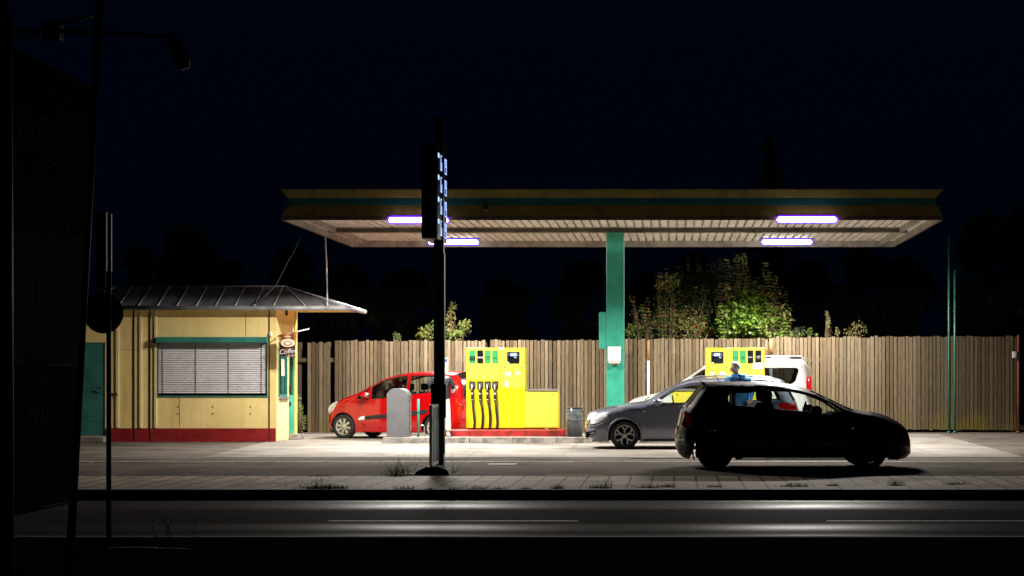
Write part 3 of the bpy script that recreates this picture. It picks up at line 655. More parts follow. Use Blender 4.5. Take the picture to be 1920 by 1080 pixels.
# ------------------------------------------------------------------ pumps
def pump(xl, Y, mir, number, label, low_px=62):
    """xl: world x of the pump's left edge; widths in metres, mirrored when mir"""
    Wd = 2.19; t = thing('fuel_pump', label, 'fuel pump', (xl+Wd/2, Y+.25, 0), group='yellow fuel pumps on the island')
    def X(u): return (u-Wd/2) if not mir else (Wd/2-u)
    def bx(b, u0, u1, y0, y1, z0, z1, mi=0, bev=0):
        a, c = sorted((X(u0), X(u1))); return b.box(a, c, y0-.25, y1-.25, z0, z1, mi, bev)
    sc = 1/79.07; U = lambda p: (p-874)*sc; Z = lambda p: CH-(p-VY)*sc
    b = B(); bx(b, 0, U(985), 0, .55, .31, Z(652), bev=.012); b.done('cabinet', 'pump_y', t)
    b = B(); bx(b, U(985)+.003, Wd, 0.02, .5, .31, Z(733), bev=.01); b.done('low_cabinet', 'pump_y', t)
    b = B(); bx(b, U(987), Wd-.01, -.01, .3, Z(732.5), Z(729.5)); b.done('metal_ledge', 'alu', t)
    b = B(); bx(b, .05, Wd-.05, .05, .5, .28, .308); b.done('plinth', 'black', t)
    b = B(); bx(b, U(1022), U(1028), -.01, .04, .15, .31); b.done('cable_cover', 'alu', t)
    # front panels with shadow gaps
    b = B(); bx(b, .02, U(936), -.008, -.001, Z(712), Z(654), bev=.003); bx(b, U(940), U(984), -.008, -.001, Z(694.5), Z(654), bev=.003)
    bx(b, U(940), U(984), -.008, -.001, Z(727), Z(695.5), bev=.003); bx(b, U(937), Wd-.02, -.008 if 0 else .012, .019, .33, Z(735), bev=.003)
    b.done('front_panel', 'pump_y2', t)
    b = B(); bx(b, U(936.6), U(939.2), -.004, -.001, Z(728), Z(653)); b.done('panel_gap', 'plate_y', t)
    # fuel labels
    xs = [(880,891.5),(895,906),(909,920),(923,934)]
    if not mir: kinds = [('g','SUPER\nPLUS',1),('k','DIESEL',0),('g','SUPER\nE10',0),('g','SUPER',0)]
    else: kinds = [('k','DIESEL\nXL',0),('k','DIESEL',0),('g','SUPER\nE10',0),('g','SUPER',0)]
    for (p0,p1),(k,tx,band) in zip(xs, kinds):
        b = B(); bx(b, U(p0), U(p1), -.013, -.009, Z(681.5), Z(657)); lb = b.done('fuel_label', 'pump_green' if k == 'g' else 'gloss_black', t)
        xc = X((U(p0)+U(p1))/2)
        if band:
            b = B(); bx(b, U(p0)+.004, U(p1)-.004, -.0165, -.0135, Z(676), Z(668)); b.done('band', 'gloss_black', lb)
            text('lettering', tx, .034, (xc, -.268, Z(672)), FRONT, 'pump_green', lb)
        elif k == 'k':
            if not mir:
                b = B(); bx(b, U(p0)+.002, U(p1)-.004, -.0165, -.0135, Z(671.5), Z(669)); b.done('band', 'white', lb)
                text('lettering', tx, .03, (xc, -.268, Z(670.2)), FRONT, 'gloss_black', lb)
            else: text('lettering', tx, .038, (xc, -.264, Z(670)), FRONT, 'white', lb)
        else: text('lettering', tx, .042, (xc, -.264, Z(671.5)), FRONT, 'gloss_black', lb)
    # nozzles with holsters and hoses
    for p0, p1 in xs:
        c = (p0+p1)/2; uc = X(U(c))
        b = B(); h = .073
        b.prism([(uc-h,-.262,Z(715)),(uc-h,-.262,Z(728)),(uc-.03,-.262,Z(732)),(uc-.03,-.262,Z(752)),(uc+.03,-.262,Z(752)),(uc+.03,-.262,Z(732)),(uc+h,-.262,Z(728)),(uc+h,-.262,Z(715))], (0,.011,0))
        ho = b.done('nozzle_holster', 'black', t)
        b = B(); b.prism([(uc-.045,-.268,Z(718)),(uc-.045,-.268,Z(726)),(uc-.03,-.268,Z(726)),(uc-.028,-.268,Z(720.5)),(uc+.028,-.268,Z(720.5)),(uc+.03,-.268,Z(726)),(uc+.045,-.268,Z(726)),(uc+.045,-.268,Z(718))], (0,.005,0)); b.done('holster_trim', 'grey_box', ho)
        b = B(); b.tube([(uc,-.30,Z(719)),(uc,-.32,Z(726)),(uc,-.34,Z(734)),(uc+.005,-.34,Z(742)),(uc+.01,-.335,Z(752))], [.016,.02,.034,.034,.024], 10)
        b.box(uc-.02, uc+.02, -.375, -.30, Z(745), Z(733), bev=.008)
        nz = b.done('nozzle', 'rubber', t)
        b = B(); b.tube([(uc-.004,-.325,Z(721)),(uc-.004,-.35,Z(731))], .014, 8); b.sphere((uc+.004,-.378,Z(738)), (.024,.01,.024)); b.sphere((uc+.008,-.365,Z(749.5)), (.02,.01,.014)); b.done('nozzle_metal', 'white', nz)
        b = B(); s = 1 if not mir else -1; ph = random.uniform(-.01,.02)
        b.tube([(uc+.01,-.335,Z(752)),(uc+.025+ph,-.33,Z(762)),(uc+.045+ph,-.32,Z(778)),(uc+.055,-.30,Z(792)),(uc+.045,-.28,Z(801)),(uc+.03,-.24,Z(804))], .024, 10); b.done('hose', 'rubber', t)
        b = B(); b.box(uc+.072, uc+.084, -.263, -.251, Z(801), Z(755)); b.done('hose_guide', 'alu', t)
    # display
    xc = lambda p: X(U(p))
    b = B(); bx(b, U(951), U(974), -.018, -.009, Z(681.5), Z(660)); dp = b.done('display', 'gloss_black', t)
    b = B(); bx(b, U(953), U(972), -.020, -.0185, Z(671), Z(662)); b.done('display_backlight', 'screen_blue', dp)
    b = B(); a0, a1 = sorted((xc(957), xc(969))); b.box(a0, a1, -.273, -.2705, Z(668), Z(662)); a0 = xc(962.5)+(.0 if not mir else .02); b.box(a0+.02, a0+.075, -.273, -.2705, Z(671.3), Z(669.3))
    for q in (663.5, 666):
        for p in (954.5, 971): b.box(xc(p)-.02, xc(p)+.02, -.2722, -.2705, Z(q+.6), Z(q))
    b.done('display_readout', 'screen_white', dp)
    b = B(); b.box(xc(962)-.14, xc(962)-.09, -.271, -.268, Z(681), Z(679)); b.done('display_sticker', 'coffee_cream', dp)
    text('pump_number', str(number), .14, (xc(962), -.2605, Z(689)), FRONT, 'black', t, sxy=(.8,1))
    for p0,p1,q0,q1 in ((948,957,697,705),(968,975,697,702)): b = B(); bx(b, U(p0), U(p1), -.012, -.0085, Z(q1), Z(q0)); st = b.done('sticker', 'paper', t); b = B(); b.box(xc((p0+p1)/2)-.02, xc((p0+p1)/2)+.02, -.264, -.2625, Z(q0+3), Z(q0+2)); b.done('sticker_mark', 'hoodie', st)
    if not mir: b = B(); bx(b, U(947), U(953), -.012, -.0085, Z(725), Z(715)); b.done('sticker', 'paper', t)
    else: b = B(); b.box(X(U(896)), X(U(896))+.23 if 0 else X(U(878)), -.272, -.2665, Z(692), Z(680)); b.done('notice', 'paper', t, 'white paper notice below the black fuel labels')
    b = B()
    for p, q, yy in ((945.5,689,-.26),(979,689,-.26),(962,699.5,-.26),(940.5,740,-.24),(1038,740,-.24)): b.sphere((xc(p), yy, Z(q)), (.016,.008,.02), sub=1)
    b.done('lock', 'black', t)
    b = B()
    for p in (901,914,928): b.sphere((xc(p), -.26, Z(655)), .008, sub=1)
    b.done('indicator', 'rust', t)
    b = B(); b.box(X(U(941))-.045, X(U(941))+.045 if not mir else X(U(941)), -.262, -.2525, Z(655.5), Z(651.5)); 
    b.done('seal_sticker', 'white', t)
    return t
pump(wx(874,43.0), 43.0, False, 1, 'yellow fuel pump numbered 1 with four black nozzles in full view')
pump(wx(1262,43.0)-.02, 43.0, True, 3, 'yellow fuel pump numbered 3 half hidden behind the silver and dark cars')

# towel dispenser on the column
t = thing('towel_dispenser', 'white paper towel dispenser hung on the green column', 'dispenser', at(1152,667,43.3))
b = B(); b.box(-.155,.155,-.13,.085,-.14,.22,bev=.02); b.done('case', 'white', t)
b = B(); b.box(-.13,.13,-.12,.08,-.18,-.142,bev=.01); b.done('outlet', 'coffee_cream', t)
b = B(); b.prism([(-.13,-.02,-.18),(.12,-.02,-.18),(.09,-.02,-.215),(.02,-.03,-.195),(-.05,-.02,-.225)], (0,.004,0)); b.done('paper_towel', 'paper', t)
b = B(); b.box(-.02,.03,-.1345,-.131,.12,.14); b.done('mark', 'plate_y', t)
# payment / pump display behind the first person
t = thing('card_terminal', 'white upright terminal with blue screen strip behind the person in cream trousers', 'terminal', (wx(828,43.2), 43.2, IZ))
b = B(); b.box(-.17,.17,-.12,.12,wz(701,43.2)-IZ,wz(671,43.2)-IZ,bev=.015); b.done('terminal_head', 'paper', t)
b = B(); b.box(-.09,.09,-.08,.08,0,wz(701,43.2)-IZ-.002); b.done('pedestal', 'grey_box', t)
b = B(); b.box(-.0,.15,-.124,-.1205,wz(679,43.2)-IZ,wz(673,43.2)-IZ); b.box(.0,.06,-.124,-.1205,wz(684,43.2)-IZ,wz(681,43.2)-IZ); b.done('screen', 'hoodie_dark', t)
# bin
t = thing('litter_bin', 'dark round litter bin with silver plastic bag at the island', 'litter bin', (wx(1078,42.2), 42.2, IZ))
b = B(); b.lathe([(.17,0),(.175,.02),(.19,.42)], n=28); b.done('bin_body', 'rubber', t)
def bagf(u, v):
    a = 2*math.pi*u; r = .197+.008*math.sin(a*7+v*4)+.006*math.sin(a*17+v*9)
    if v > .8: r -= (v-.8)*.16
    return Vector((r*math.cos(a), r*math.sin(a), .38+v*.29))
b = B(); b.grid(bagf, 60, 8); bmesh.ops.remove_doubles(b.b, verts=b.b.verts, dist=1e-4); b.done('bin_bag', 'bag', t)
b = B(); b.lathe([(.175,.655),(.192,.66),(.192,.68),(.17,.685)], n=28); b.done('rim', 'dark_metal', t)
# rounded grey cabinet
t = thing('grey_cabinet', 'grey metal cabinet with arched top at the left end of the island', 'cabinet', (wx(748,41.9), 41.95, IZ))
b = B(); w = .245; hh = 1.12; rr_ = .19; pts = [(-w,-.0,0),(w,0,0)]
for i in range(9): a = math.pi/2*i/8; pts.append((w-rr_+rr_*math.cos(a), 0, hh-rr_+rr_*math.sin(a)))
for i in range(9): a = math.pi/2+math.pi/2*i/8; pts.append((-w+rr_+rr_*math.cos(a), 0, hh-rr_+rr_*math.sin(a)))
b.prism([(p[0],-.28,p[2]) for p in pts], (0,.56,0)); sh = b.done('cabinet_shell', 'grey_box', t)
b = B(); b.prism([(p[0]*.97,-.292,p[2]*.985+.005) for p in pts], (0,.011,0)); b.done('front_panel', 'grey_box', t)
b = B(); b.tube([(p[0]*1.004,-.283,p[2]) for p in pts[1:]], .006, 6); b.done('edge_trim', 'alu', t)
b = B(); b.box(.246,.25,.0,.2,.15,1.0-.2); b.done('side_panel', 'alu', t)
t = thing('green_bollard', 'slim green bollard post beside the grey cabinet', 'bollard', (wx(784.5,42.1), 42.1, IZ))
B().tube([(0,0,0),(0,0,.86),(0,0,.875)], [.031,.031,.02], 14).done('shaft', 'green_col', t)
B().tube([(0,0,0),(0,0,.012)], .06, 14).done('foot_plate', 'kerb_light', t)
B().tube([(0,0,.55),(0,0,.58)], .0335, 14).done('scuff_ring', 'dark_metal', t)
t = thing('bent_pipe', 'short bent dark pipe hoop behind the green bollard', 'pipe', (wx(791,42.2), 42.2, IZ))
B().tube([(-.05,0,.24),(-.02,0,.26),(.04,0,.26),(.055,0,.22),(.055,0,0)], .012, 8).done('pipe_bend', 'alu', t)

# ------------------------------------------------------------------ price sign
PX, PY = wx(823.5,29.8), 29.8
t = thing('price_sign', 'tall dark post with a box price sign showing glowing digits', 'price sign', (PX, PY, 0))
hw = .08
b = B(); b.box(-hw, hw, -.08, .08, .006, wz(220,29.8), bev=.008); b.done('post', 'dark_metal', t)
b = B(); b.box(hw+.001, hw+.012, -.07, .07, .3, wz(475,29.8)); b.box(-.004, .07, .081, .09, .3, 3.5); b.done('edge_strip', 'pole_green', t)
b = B(); b.box(-.2,.2,-.2,.2,.006,.03); b.done('base_plate', 'dark_metal', t)
sx0, sx1 = -4.07-PX, -3.815-PX; y0, y1 = 29.2-PY, 30.42-PY; z0, z1 = wz(447,29.2), wz(272,29.2)
b = B(); b.box(sx0, sx1, y0, y1, z0, z1, bev=.01); hs = b.done('sign_housing', 'dark_metal', t)
b = B(); b.box(sx1+.001, sx1+.006, y0+.03, y1-.03, z0+.03, z1-.03); b.done('display_face', 'gloss_black', hs)
seg = {'0':'abcdef','1':'bc','2':'abged','4':'fgbc','8':'abcdefg','9':'abcdfg','5':'afgcd','3':'abgcd','6':'afgedc','7':'abc'}
rows = ['1289','1219','1249','1209']; rh = (z1-z0-.08)/4
for i, rw in enumerate(rows):
    zc = z1-.05-rh*(i+.5); dw, dh = .135, rh*.66
    b = B()
    def dot(yy, zz, r=.0075): b.box(sx1+.0065, sx1+.012, yy-r, yy+r, zz-r, zz+r)
    # product tag block
    b.box(sx1+.0065, sx1+.010, y0+.06, y0+.20, zc+dh*.18, zc+dh*.5)
    for k, ch in enumerate(rw):
        yc = y0+.34+k*.235
        ends = {'a':((-1,1),(1,1)),'b':((1,1),(1,0)),'c':((1,0),(1,-1)),'d':((-1,-1),(1,-1)),'e':((-1,0),(-1,-1)),'f':((-1,1),(-1,0)),'g':((-1,0),(1,0))}
        for sg in seg[ch]:
            (a0,c0_),(a1,c1_) = ends[sg]; nd = 6
            for q in range(nd+1):
                u = q/nd; dot(yc+(a0+(a1-a0)*u)*dw/2, zc-.01+(c0_+(c1_-c0_)*u)*dh/2)
        if k == 0: dot(yc+dw*.8, zc-dh/2-.005, .014)
    b.done('price_row', 'led', hs)
b = B(); b.box(-.125,.125,-.11,-.081,.89,1.45,bev=.01); b.done('control_box', 'gloss_black', t)
b = B(); b.box(-.02,.02,-.1,-.081,.6,.9); b.done('conduit', 'rubber', t)
t = thing('poster_stand', 'narrow grey framed poster stand on black rubber base before the price post', 'poster stand', (-3.86, 29.15, .006))
b = B(); y0, y1, z0, z1 = -.42, .4, .15, 1.12
for a in ((y0,y0+.05,z0,z1),(y1-.05,y1,z0,z1),(y0+.05,y1-.05,z0,z0+.05),(y0+.05,y1-.05,z1-.05,z1)): b.box(-.02,.025,*a)
b.done('frame', 'alu', t)
b = B(); b.box(-.012,.015,y0+.05,y1-.05,z0+.05,z1-.05); b.done('poster', 'grey_box', t)
b = B(); b.box(.016,.018,y0+.12,y1-.12,.7,.95); b.box(.016,.018,y0+.12,y1-.2,.35,.6); b.done('poster_print', 'teal', t)
b = B()
for yy in (-.3, .3): b.box(-.02,.02,yy-.02,yy+.02,.09,.15)
b.done('feet', 'dark_metal', t)
b = B()
b.prism([(-.28,-.26,0),(-.25,-.26,.05),(-.09,-.26,.13),(.09,-.26,.13),(.24,-.26,.08),(.28,-.26,0)], (0,.55,0)); b.prism([(-.12,-.36,0),(-.1,-.36,.06),(.1,-.36,.06),(.12,-.36,0)], (0,.0995,0)); b.done('rubber_base', 'rubber', t)

# ------------------------------------------------------------------ left foreground: banner frame, lamp, round sign
bx_ = -5.02
t = thing('advertising_banner', 'tall dark advertising banner between two poles at the left edge', 'banner', (bx_, 14.5, 0))
far0, far1 = Vector((0, .55, .0)), Vector((0, 1.4, 5.3)); near0, near1 = Vector((0, -.93, 0)), Vector((0, -.93, 4.5))
def fp(u, z): # u 0 near .. 1 far
    a = near0.y+.04; c = far0.y+(far1.y-far0.y)*z/5.3-.03; return Vector((0, a+(c-a)*u, z))
b = B()
def slab(z0, z1, mi, x=0):
    p = [fp(0,z0), fp(1,z0), fp(1,z1), fp(0,z1)]; b.prism([v+Vector((x-.01,0,0)) for v in p], (.02,0,0), mi)
slab(.57, 1.7005, 0); slab(1.701, 2.7805, 1); slab(2.781, 4.09, 0)
b.done('banner_panel', ['banner','banner_light'], t)
b = B(); b.tube([far0, far1], .036, 10); b.done('frame_pole', 'black', t)
b = B(); b.tube([near0, near1], .036, 10); b.done('frame_pole', 'black', t)
for z in (.57, 4.09):
    b = B(); b.tube([fp(0,z), fp(1,z)], .018, 6); b.done('crossbar', 'banner', t)
def btext(s, size, y, z, sx_=1): text('lettering', s, size, (.013, y, z), RIGHT, 'banner_text', t, sxy=(sx_,1))
btext('Da Giulio', .34, -.08, 3.55, .9); btext('ITALIENISCHER', .17, -.12, 2.98, 1.0); btext('SUPERMARKT', .22, -.12, 2.80, .95)
btext('BISTRO', .17, -.2, 1.75, .9); btext('CATERING', .17, -.2, 1.54, .95); btext('PIZZA', .18, -.2, 1.30, .95); btext('La Dolce Vita', .15, -.2, .98, .9); btext('C', .55, -.12, 2.25, .8)
b = B()
def arc(n=20): return [(.016, -.12+.36*math.cos(math.pi+math.pi*i/n), 3.32+.16*math.sin(math.pi+math.pi*i/n)) for i in range(n+1)]
b.tube(arc(), .012, 5); b.tube([(.016,-.48,3.32),(.016,-.1,3.36),(.016,.24,3.3)], .01, 5); b.done('bowl_emblem', 'banner_text', t)

LY = 13.2
t = thing('street_lamp', 'unlit street lamp with a long arm over the banner at upper left', 'street lamp', (wx(12,LY), LY, 0))
lo_ = Vector((wx(12,LY), LY, 0)); q = lambda px, py, dy=0: at(px, py, LY)-lo_+Vector((0,dy,0))
B().tube([(0,0,0),q(12,25)], [.055,.04], 12).done('lamp_post', 'black', t)
B().tube([q(12,60),q(100,58),q(200,62),q(322,68)], [.016,.015,.014,.013], 8).done('arm', 'black', t)
b = B(); h0, h1 = q(318,62), q(350,130)
b.tube([h0+Vector((0,-.02,0)), q(330,85,-.02), q(343,112,-.02), h1+Vector((0,-.02,0))], [.025,.052,.055,.035], 10); b.done('lamp_head', 'black', t)
b = B(); b.box(q(84,75).x, q(116,75).x, -.06, .06, q(84,75).z, q(84,42).z, bev=.01); b.done('control_box', 'black', t)
B().tube([q(110,47),q(140,38),q(176,28)], .012, 6).done('stay_arm', 'black', t)
B().tube([q(28,77),q(60,68),q(90,60)], .004, 6).done('wire', 'alu', t)
# round sign
SY = 17.4
t = thing('round_sign', 'back of a dark round road sign on a slim pole at left', 'road sign', (wx(204,SY), SY, 0))
B().tube([(0,0,0),(0,0,wz(400,SY))], .024, 12).done('sign_pole', 'dark_metal', t)
b = B(); cc = at(197,587,SY)-Vector(t.location)
pts = [(.15*math.cos(a), .19*math.sin(a)) for a in [2*math.pi*i/32 for i in range(32)]]
pts = [(.1*math.cos(a), .0, .1*math.sin(a)) for a in []]
dd = .197
n_ = Vector((-.64,.77,0)).normalized(); u_ = Vector((.77,.64,0)); 
b.prism([cc+Vector((0,-.045,0))+u_*dd*math.cos(a)+Vector((0,0,dd*math.sin(a))) for a in [2*math.pi*i/36 for i in range(36)]], n_*.012)
b.done('sign_disc', 'black', t)
b = B(); b.box(-.045,.045,-.035,.03,cc.z-.06,cc.z-.04); b.box(-.045,.045,-.035,.03,cc.z+.04,cc.z+.06); b.done('clamp', 'dark_metal', t)
t2 = thing('blade_sign', 'upright sign seen edge on at the top of the slim pole', 'road sign', at(197,470,SY)-Vector((0,.0,0)))
b = B(); b.box(-.055,.03,-.10,-.03,-.37,.36,bev=.01); b.done('sign_panel', 'black', t2)
b = B(); b.box(-.03,-.012,-.107,-.101,-.36,.28); b.done('channel', 'alu', t2)
b = B(); b.box(.035,.04,-.09,.09,-.2,.36); b.done('sign_edge', 'grey_box', t2)
tubething('overhead_wire', [Vector((-40,58,wz(338,58))), Vector((-10,58,wz(346,58))), Vector((20,58,wz(330,58))), Vector((45,58,wz(318,58)))], .012, 'black', 'thin overhead wire crossing the dark sky above the canopy', 'wire')

# ------------------------------------------------------------------ plants
def leaf_quad(b, c, s, n, shape='leaf', mi=0):
    n = n.normalized(); a = n.cross(Vector((0,0,1)));  a = a if a.length > .05 else Vector((1,0,0)); a.normalize(); c2 = n.cross(a)
    th = random.uniform(0, 6.28); u = a*math.cos(th)+c2*math.sin(th); v = n.cross(u)
    if shape == 'maple':
        pts = []
        for k in range(10):
            r = s*(1.0 if k%2 == 0 else .52); an = 2*math.pi*k/10; pts.append(c+u*r*math.cos(an)+v*r*math.sin(an)+n*random.uniform(-.12,.12)*s)
        b.poly(pts, mi)
    else:
        b.poly([c-u*s, c+v*s*.45, c+u*s, c-v*s*.45], mi)
def rnd_dir():
    while True:
        v = Vector((random.uniform(-1,1), random.uniform(-1,1), random.uniform(-1,1)))
        if .1 < v.length < 1: return v.normalized()
def bush(name, label, cat, px, Y, specs, leafmats, twigs=14, leaf=.05, shape='leaf', base=1.4, group=None, sprigs=(), front=1):
    """specs: clumps (px, py, rx, rz, count) in picture placement at depth Y"""
    o = Vector((wx(px,Y), Y, 0)); t = thing(name, label, cat, o, group=group)
    b = B(); st = B()
    for k, (cx, cy, rx, rz, n) in enumerate(specs):
        c = at(cx, cy, Y)-o; rx *= Y/F; rz *= Y/F; dyy = random.uniform(-.25,.25)
        # stems to the clump
        rt = Vector((c.x*.4+random.uniform(-.1,.1), dyy*.3, 0))
        for s_ in range(3):
            e = c+Vector((random.uniform(-.7,.7)*rx, dyy+random.uniform(-.2,.2), random.uniform(.1,.95)*rz))
            m_ = rt.lerp(e, .55)+Vector((random.uniform(-.08,.08),0,.1)); st.tube([rt, m_, e], [.018,.011,.003], 5)
        for i in range(n):
            d = rnd_dir()*(random.random()**.45); p = c+Vector((d.x*rx, dyy+d.y*min(rx,.5), d.z*rz))
            if random.random() < .5:   # gather into twiglets
                p += Vector((0,0,-.04))
            nn = Vector((random.uniform(-.9,.9), -front+random.uniform(-.3,1.1), random.uniform(-.1,1.4)))
            leaf_quad(b, p, leaf*random.uniform(.55,1.25), nn, shape, k % len(leafmats))
    for (tx_, ty_) in sprigs:
        tip = at(tx_, ty_, Y)-o+Vector((0, random.uniform(-.3,.3), 0)); rt = Vector((tip.x*.55, tip.y*.5, 1.9)); L = (tip-rt).length; bend = Vector((random.uniform(-.1,.1),0,0))
        st.tube([rt, rt.lerp(tip,.5)+bend, tip], [.009,.006,.003], 5); k = int(L/.09)
        for i in range(2, k+1):
            u = i/k; p = rt.lerp(tip, u)+bend*(4*u*(1-u)); rad = leaf*(2.6-1.5*u)
            for q in range(7):
                a = random.uniform(0, 6.28); d = Vector((math.cos(a), math.sin(a), random.uniform(-.1,.35)))
                leaf_quad(b, p+d*rad*random.uniform(.5,1.2), leaf*random.uniform(.6,1.1), Vector((random.uniform(-.4,.4), random.uniform(-1.2,.0), 1)), 'leaf', i % len(leafmats))
    b.done('foliage', leafmats, t, norm=False); st.done('stem', 'twig', t)
    return t
BY = 50.2
# maple-like bright bush
mb = bush('maple_shrub', 'bright green broad leaved shrub rising above the fence behind pump 3', 'shrub', 1400, BY,
  [(1365,618,34,18,330),(1395,604,34,24,360),(1425,615,36,20,260),(1382,578,26,20,210),(1412,572,32,22,210),(1448,600,26,20,110),(1356,590,14,14,60),(1402,552,18,10,60)], ['leaf_bright','leaf_bright','leaf_olive','leaf_bright'], leaf=.066, shape='maple', front=.5,
  sprigs=[(1352,575),(1370,556),(1392,545),(1415,548),(1440,570),(1462,588),(1470,606),(1345,600)])
bush('sycamore_sapling', 'tall thin brownish leaved saplings above the bright green shrub', 'sapling', 1410, BY+.45,
  [(1370,555,24,24,110),(1400,545,24,26,110),(1440,555,26,24,110),(1464,588,24,22,90)], ['leaf_brown','leaf_olive','leaf_brown'], leaf=.068, base=1.5, front=.5,
  sprigs=[(1362,488),(1374,500),(1353,520),(1386,515),(1393,478),(1402,508),(1420,522),(1436,494),(1443,512),(1455,520),(1463,540),(1474,548),(1481,572),(1347,545),(1485,600),(1428,540),(1379,480)])
thicket = bush('rose_thicket', 'dark olive wild rose thicket with red hips above the fence right of the column', 'thicket', 1250, BY+.2,
  [(1190,620,22,16,380),(1215,610,32,26,560),(1250,600,36,34,700),(1290,605,36,32,700),(1322,612,24,22,420),(1300,570,30,30,480),(1255,565,32,30,480),(1243,530,18,22,200),(1265,525,18,16,120),(1322,565,20,30,260),(1205,580,14,14,40),(1185,560,10,8,14)], ['leaf_olive','leaf_dark','leaf_olive','leaf_brown'], leaf=.045, front=.5, sprigs=[(1180,553),(1190,575),(1215,560),(1238,512),(1250,505),(1262,520),(1285,545),(1305,540),(1322,545),(1205,585),(1330,580)])
h0 = None
for i in range(34):
    p = at(random.choice((random.gauss(1225,16), random.gauss(1315,12), random.gauss(1240,30))), random.gauss(606,14), BY-.15)-Vector(thicket.location)
    if h0 is None: b = B(); b.sphere((0,0,0), .02, sub=1); h0 = b.done('rose_hip', 'berry', thicket); h0.location = p
    else:
        h = h0.copy(); COL.objects.link(h); h.parent = thicket; h.location = p
bush('dark_shrub', 'tall dim dark leaved shrub filling the gap between rose thicket and bright shrub', 'shrub', 1300, BY+1.6,
  [(1240,560,26,40,160),(1285,540,34,40,240),(1325,535,26,44,200),(1330,590,30,36,260),(1270,600,40,30,260),(1350,505,20,26,90)], ['leaf_dark'], leaf=.06, front=.4, sprigs=[(1270,500),(1290,485),(1310,478),(1335,470),(1350,480),(1400,470),(1230,540)])
bush('yellow_shrub', 'yellow green shrub above the fence left and right of the sign pole', 'shrub', 830, BY,
  [(800,622,16,12,150),(812,612,14,14,130),(845,600,10,30,170),(850,575,7,12,40),(866,618,16,14,150),(875,606,12,10,60),(790,630,14,8,80),(855,625,18,10,120),(828,620,14,14,90)], ['leaf_yellow','leaf_olive','leaf_brown'], leaf=.045)
bush('grass_tuft', 'small green sprig just above the fence far left of the sign pole', 'weed', 744, BY, [(744,632,9,8,60),(741,626,4,6,12)], ['leaf_olive'], leaf=.04)
bush('weed_plant', 'small green leafy weed above the fence right of the maple shrub', 'weed', 1520, BY, [(1519,622,6,8,60),(1531,628,4,5,24)], ['leaf_bright'], leaf=.045)
bush('low_bramble', 'low dark bramble along the fence top beside the bright shrub', 'bramble', 1490, BY+.2, [(1480,628,30,9,150),(1500,620,20,8,70)], ['leaf_olive','leaf_dark'], leaf=.045)
bush('dry_stalk', 'tall dry feathery stalk above the fence', 'plant', 1555, BY, [(1553,600,4,16,50),(1556,620,7,14,80),(1571,622,5,10,50),(1549,588,3,6,14)], ['leaf_brown'], leaf=.035)
bush('dry_bush', 'low dry twiggy bush above the fence right of the feathery stalk', 'bush', 1605, BY, [(1595,622,14,12,80),(1615,618,14,14,80),(1606,610,12,10,40)], ['leaf_brown'], leaf=.03)
bush('fence_gap_weeds', 'weeds growing in the dark gap between kiosk and fence', 'weed', 562, 48.6, [(560,770,9,20,90),(563,795,10,14,120),(557,745,5,12,24)], ['leaf_olive','leaf_yellow'], leaf=.045)

def tree(px, Y, ytop, halfw, label, kind='round', cat='tree', name='dark_tree'):
    o = Vector((wx(px,Y), Y, 0)); H = wz(ytop, Y); t = thing(name, label, cat, o, group='dark trees beyond the fence')
    hw = halfw*1.25*Y/F; b = B(); br = B()
    br.tube([(0,0,0),(.05*H*.1,0,H*.4),(0,0,H*.9)], [.18,.12,.03], 8)
    if kind == 'fir':
        z = H*.18
        while z < H:
            r = hw*(1-(z-H*.18)/(H*.82))**.8+.15
            for k in range(int(10+r*8)):
                a = random.uniform(0,6.28); L = r*random.uniform(.5,1.15); zj = random.uniform(-.25,.25)
                for q_ in range(6):
                    u = (q_+.5)/6; p = Vector((math.cos(a)*L*u, math.sin(a)*L*u, z+zj-.25*L*u*u+random.uniform(-.06,.06)))
                    leaf_quad(b, p, .24*(1.1-u*.5), Vector((random.uniform(-.3,.3),-.5,1)))
            z += random.uniform(.35,.6)
    else:
        cl = []
        for k in range(16):
            a = random.uniform(0,6.28); q_ = random.uniform(.1,.8); zz = H*random.uniform(.3,.88)
            w = hw*(1-abs(zz/H-.5)*1.1)
            cl.append((Vector((math.cos(a)*w*q_, math.sin(a)*w*q_*.7, zz)), hw*random.uniform(.28,.45)))
        cl.append((Vector((0,0,H*.9)), H*.1))
        for c, r in cl:
            br.tube([(0,0,H*.3), (c.x*.5,c.y*.5,(c.z+H*.3)/2), c], [.07,.04,.015], 5)
            for i in range(260):
                d = rnd_dir()*(random.random()**.4); p = c+Vector((d.x*r, d.y*r, d.z*r*.8))
                if p.z > H: continue
                leaf_quad(b, p, random.uniform(.12,.26), rnd_dir())
    b.done('crown', 'leaf_dark', t, norm=False); br.done('trunk', 'bark', t)
tree(262, 72, 458, 40, 'small rounded dark tree left of the tall one above the kiosk roof')
tree(345, 70, 416, 75, 'tall rounded dark tree above the kiosk roof')
tree(425, 74, 480, 50, 'lower dark tree right of the tall one above the kiosk roof')
tree(545, 72, 455, 60, 'dark tree under the left end of the canopy')
tree(660, 66, 490, 75, 'dark tree between the support rod and the sign pole')
tree(760, 68, 500, 70, 'broad dark tree left of the sign pole')
tree(935, 72, 520, 80, 'low dark tree above the first pump')
tree(1085, 70, 480, 60, 'dark tree left of the green column')
tree(1210, 76, 505, 50, 'dark tree right of the green column')
tree(1300, 66, 468, 62, 'dark tree behind the rose thicket')
tree(1443, 84, 258, 110, 'tall dark fir whose top stands above the canopy', 'fir', 'fir tree', 'fir_tree')
tree(1520, 72, 480, 60, 'dark tree right of the saplings')
tree(1610, 68, 462, 75, 'broad dark tree under the right end of the canopy')
tree(1700, 66, 475, 60, 'dark tree left of the green poles')
tree(1850, 64, 385, 80, 'tall dark tree at the right edge of the picture')
tree(1930, 66, 370, 80, 'tallest dark tree cut by the right edge')
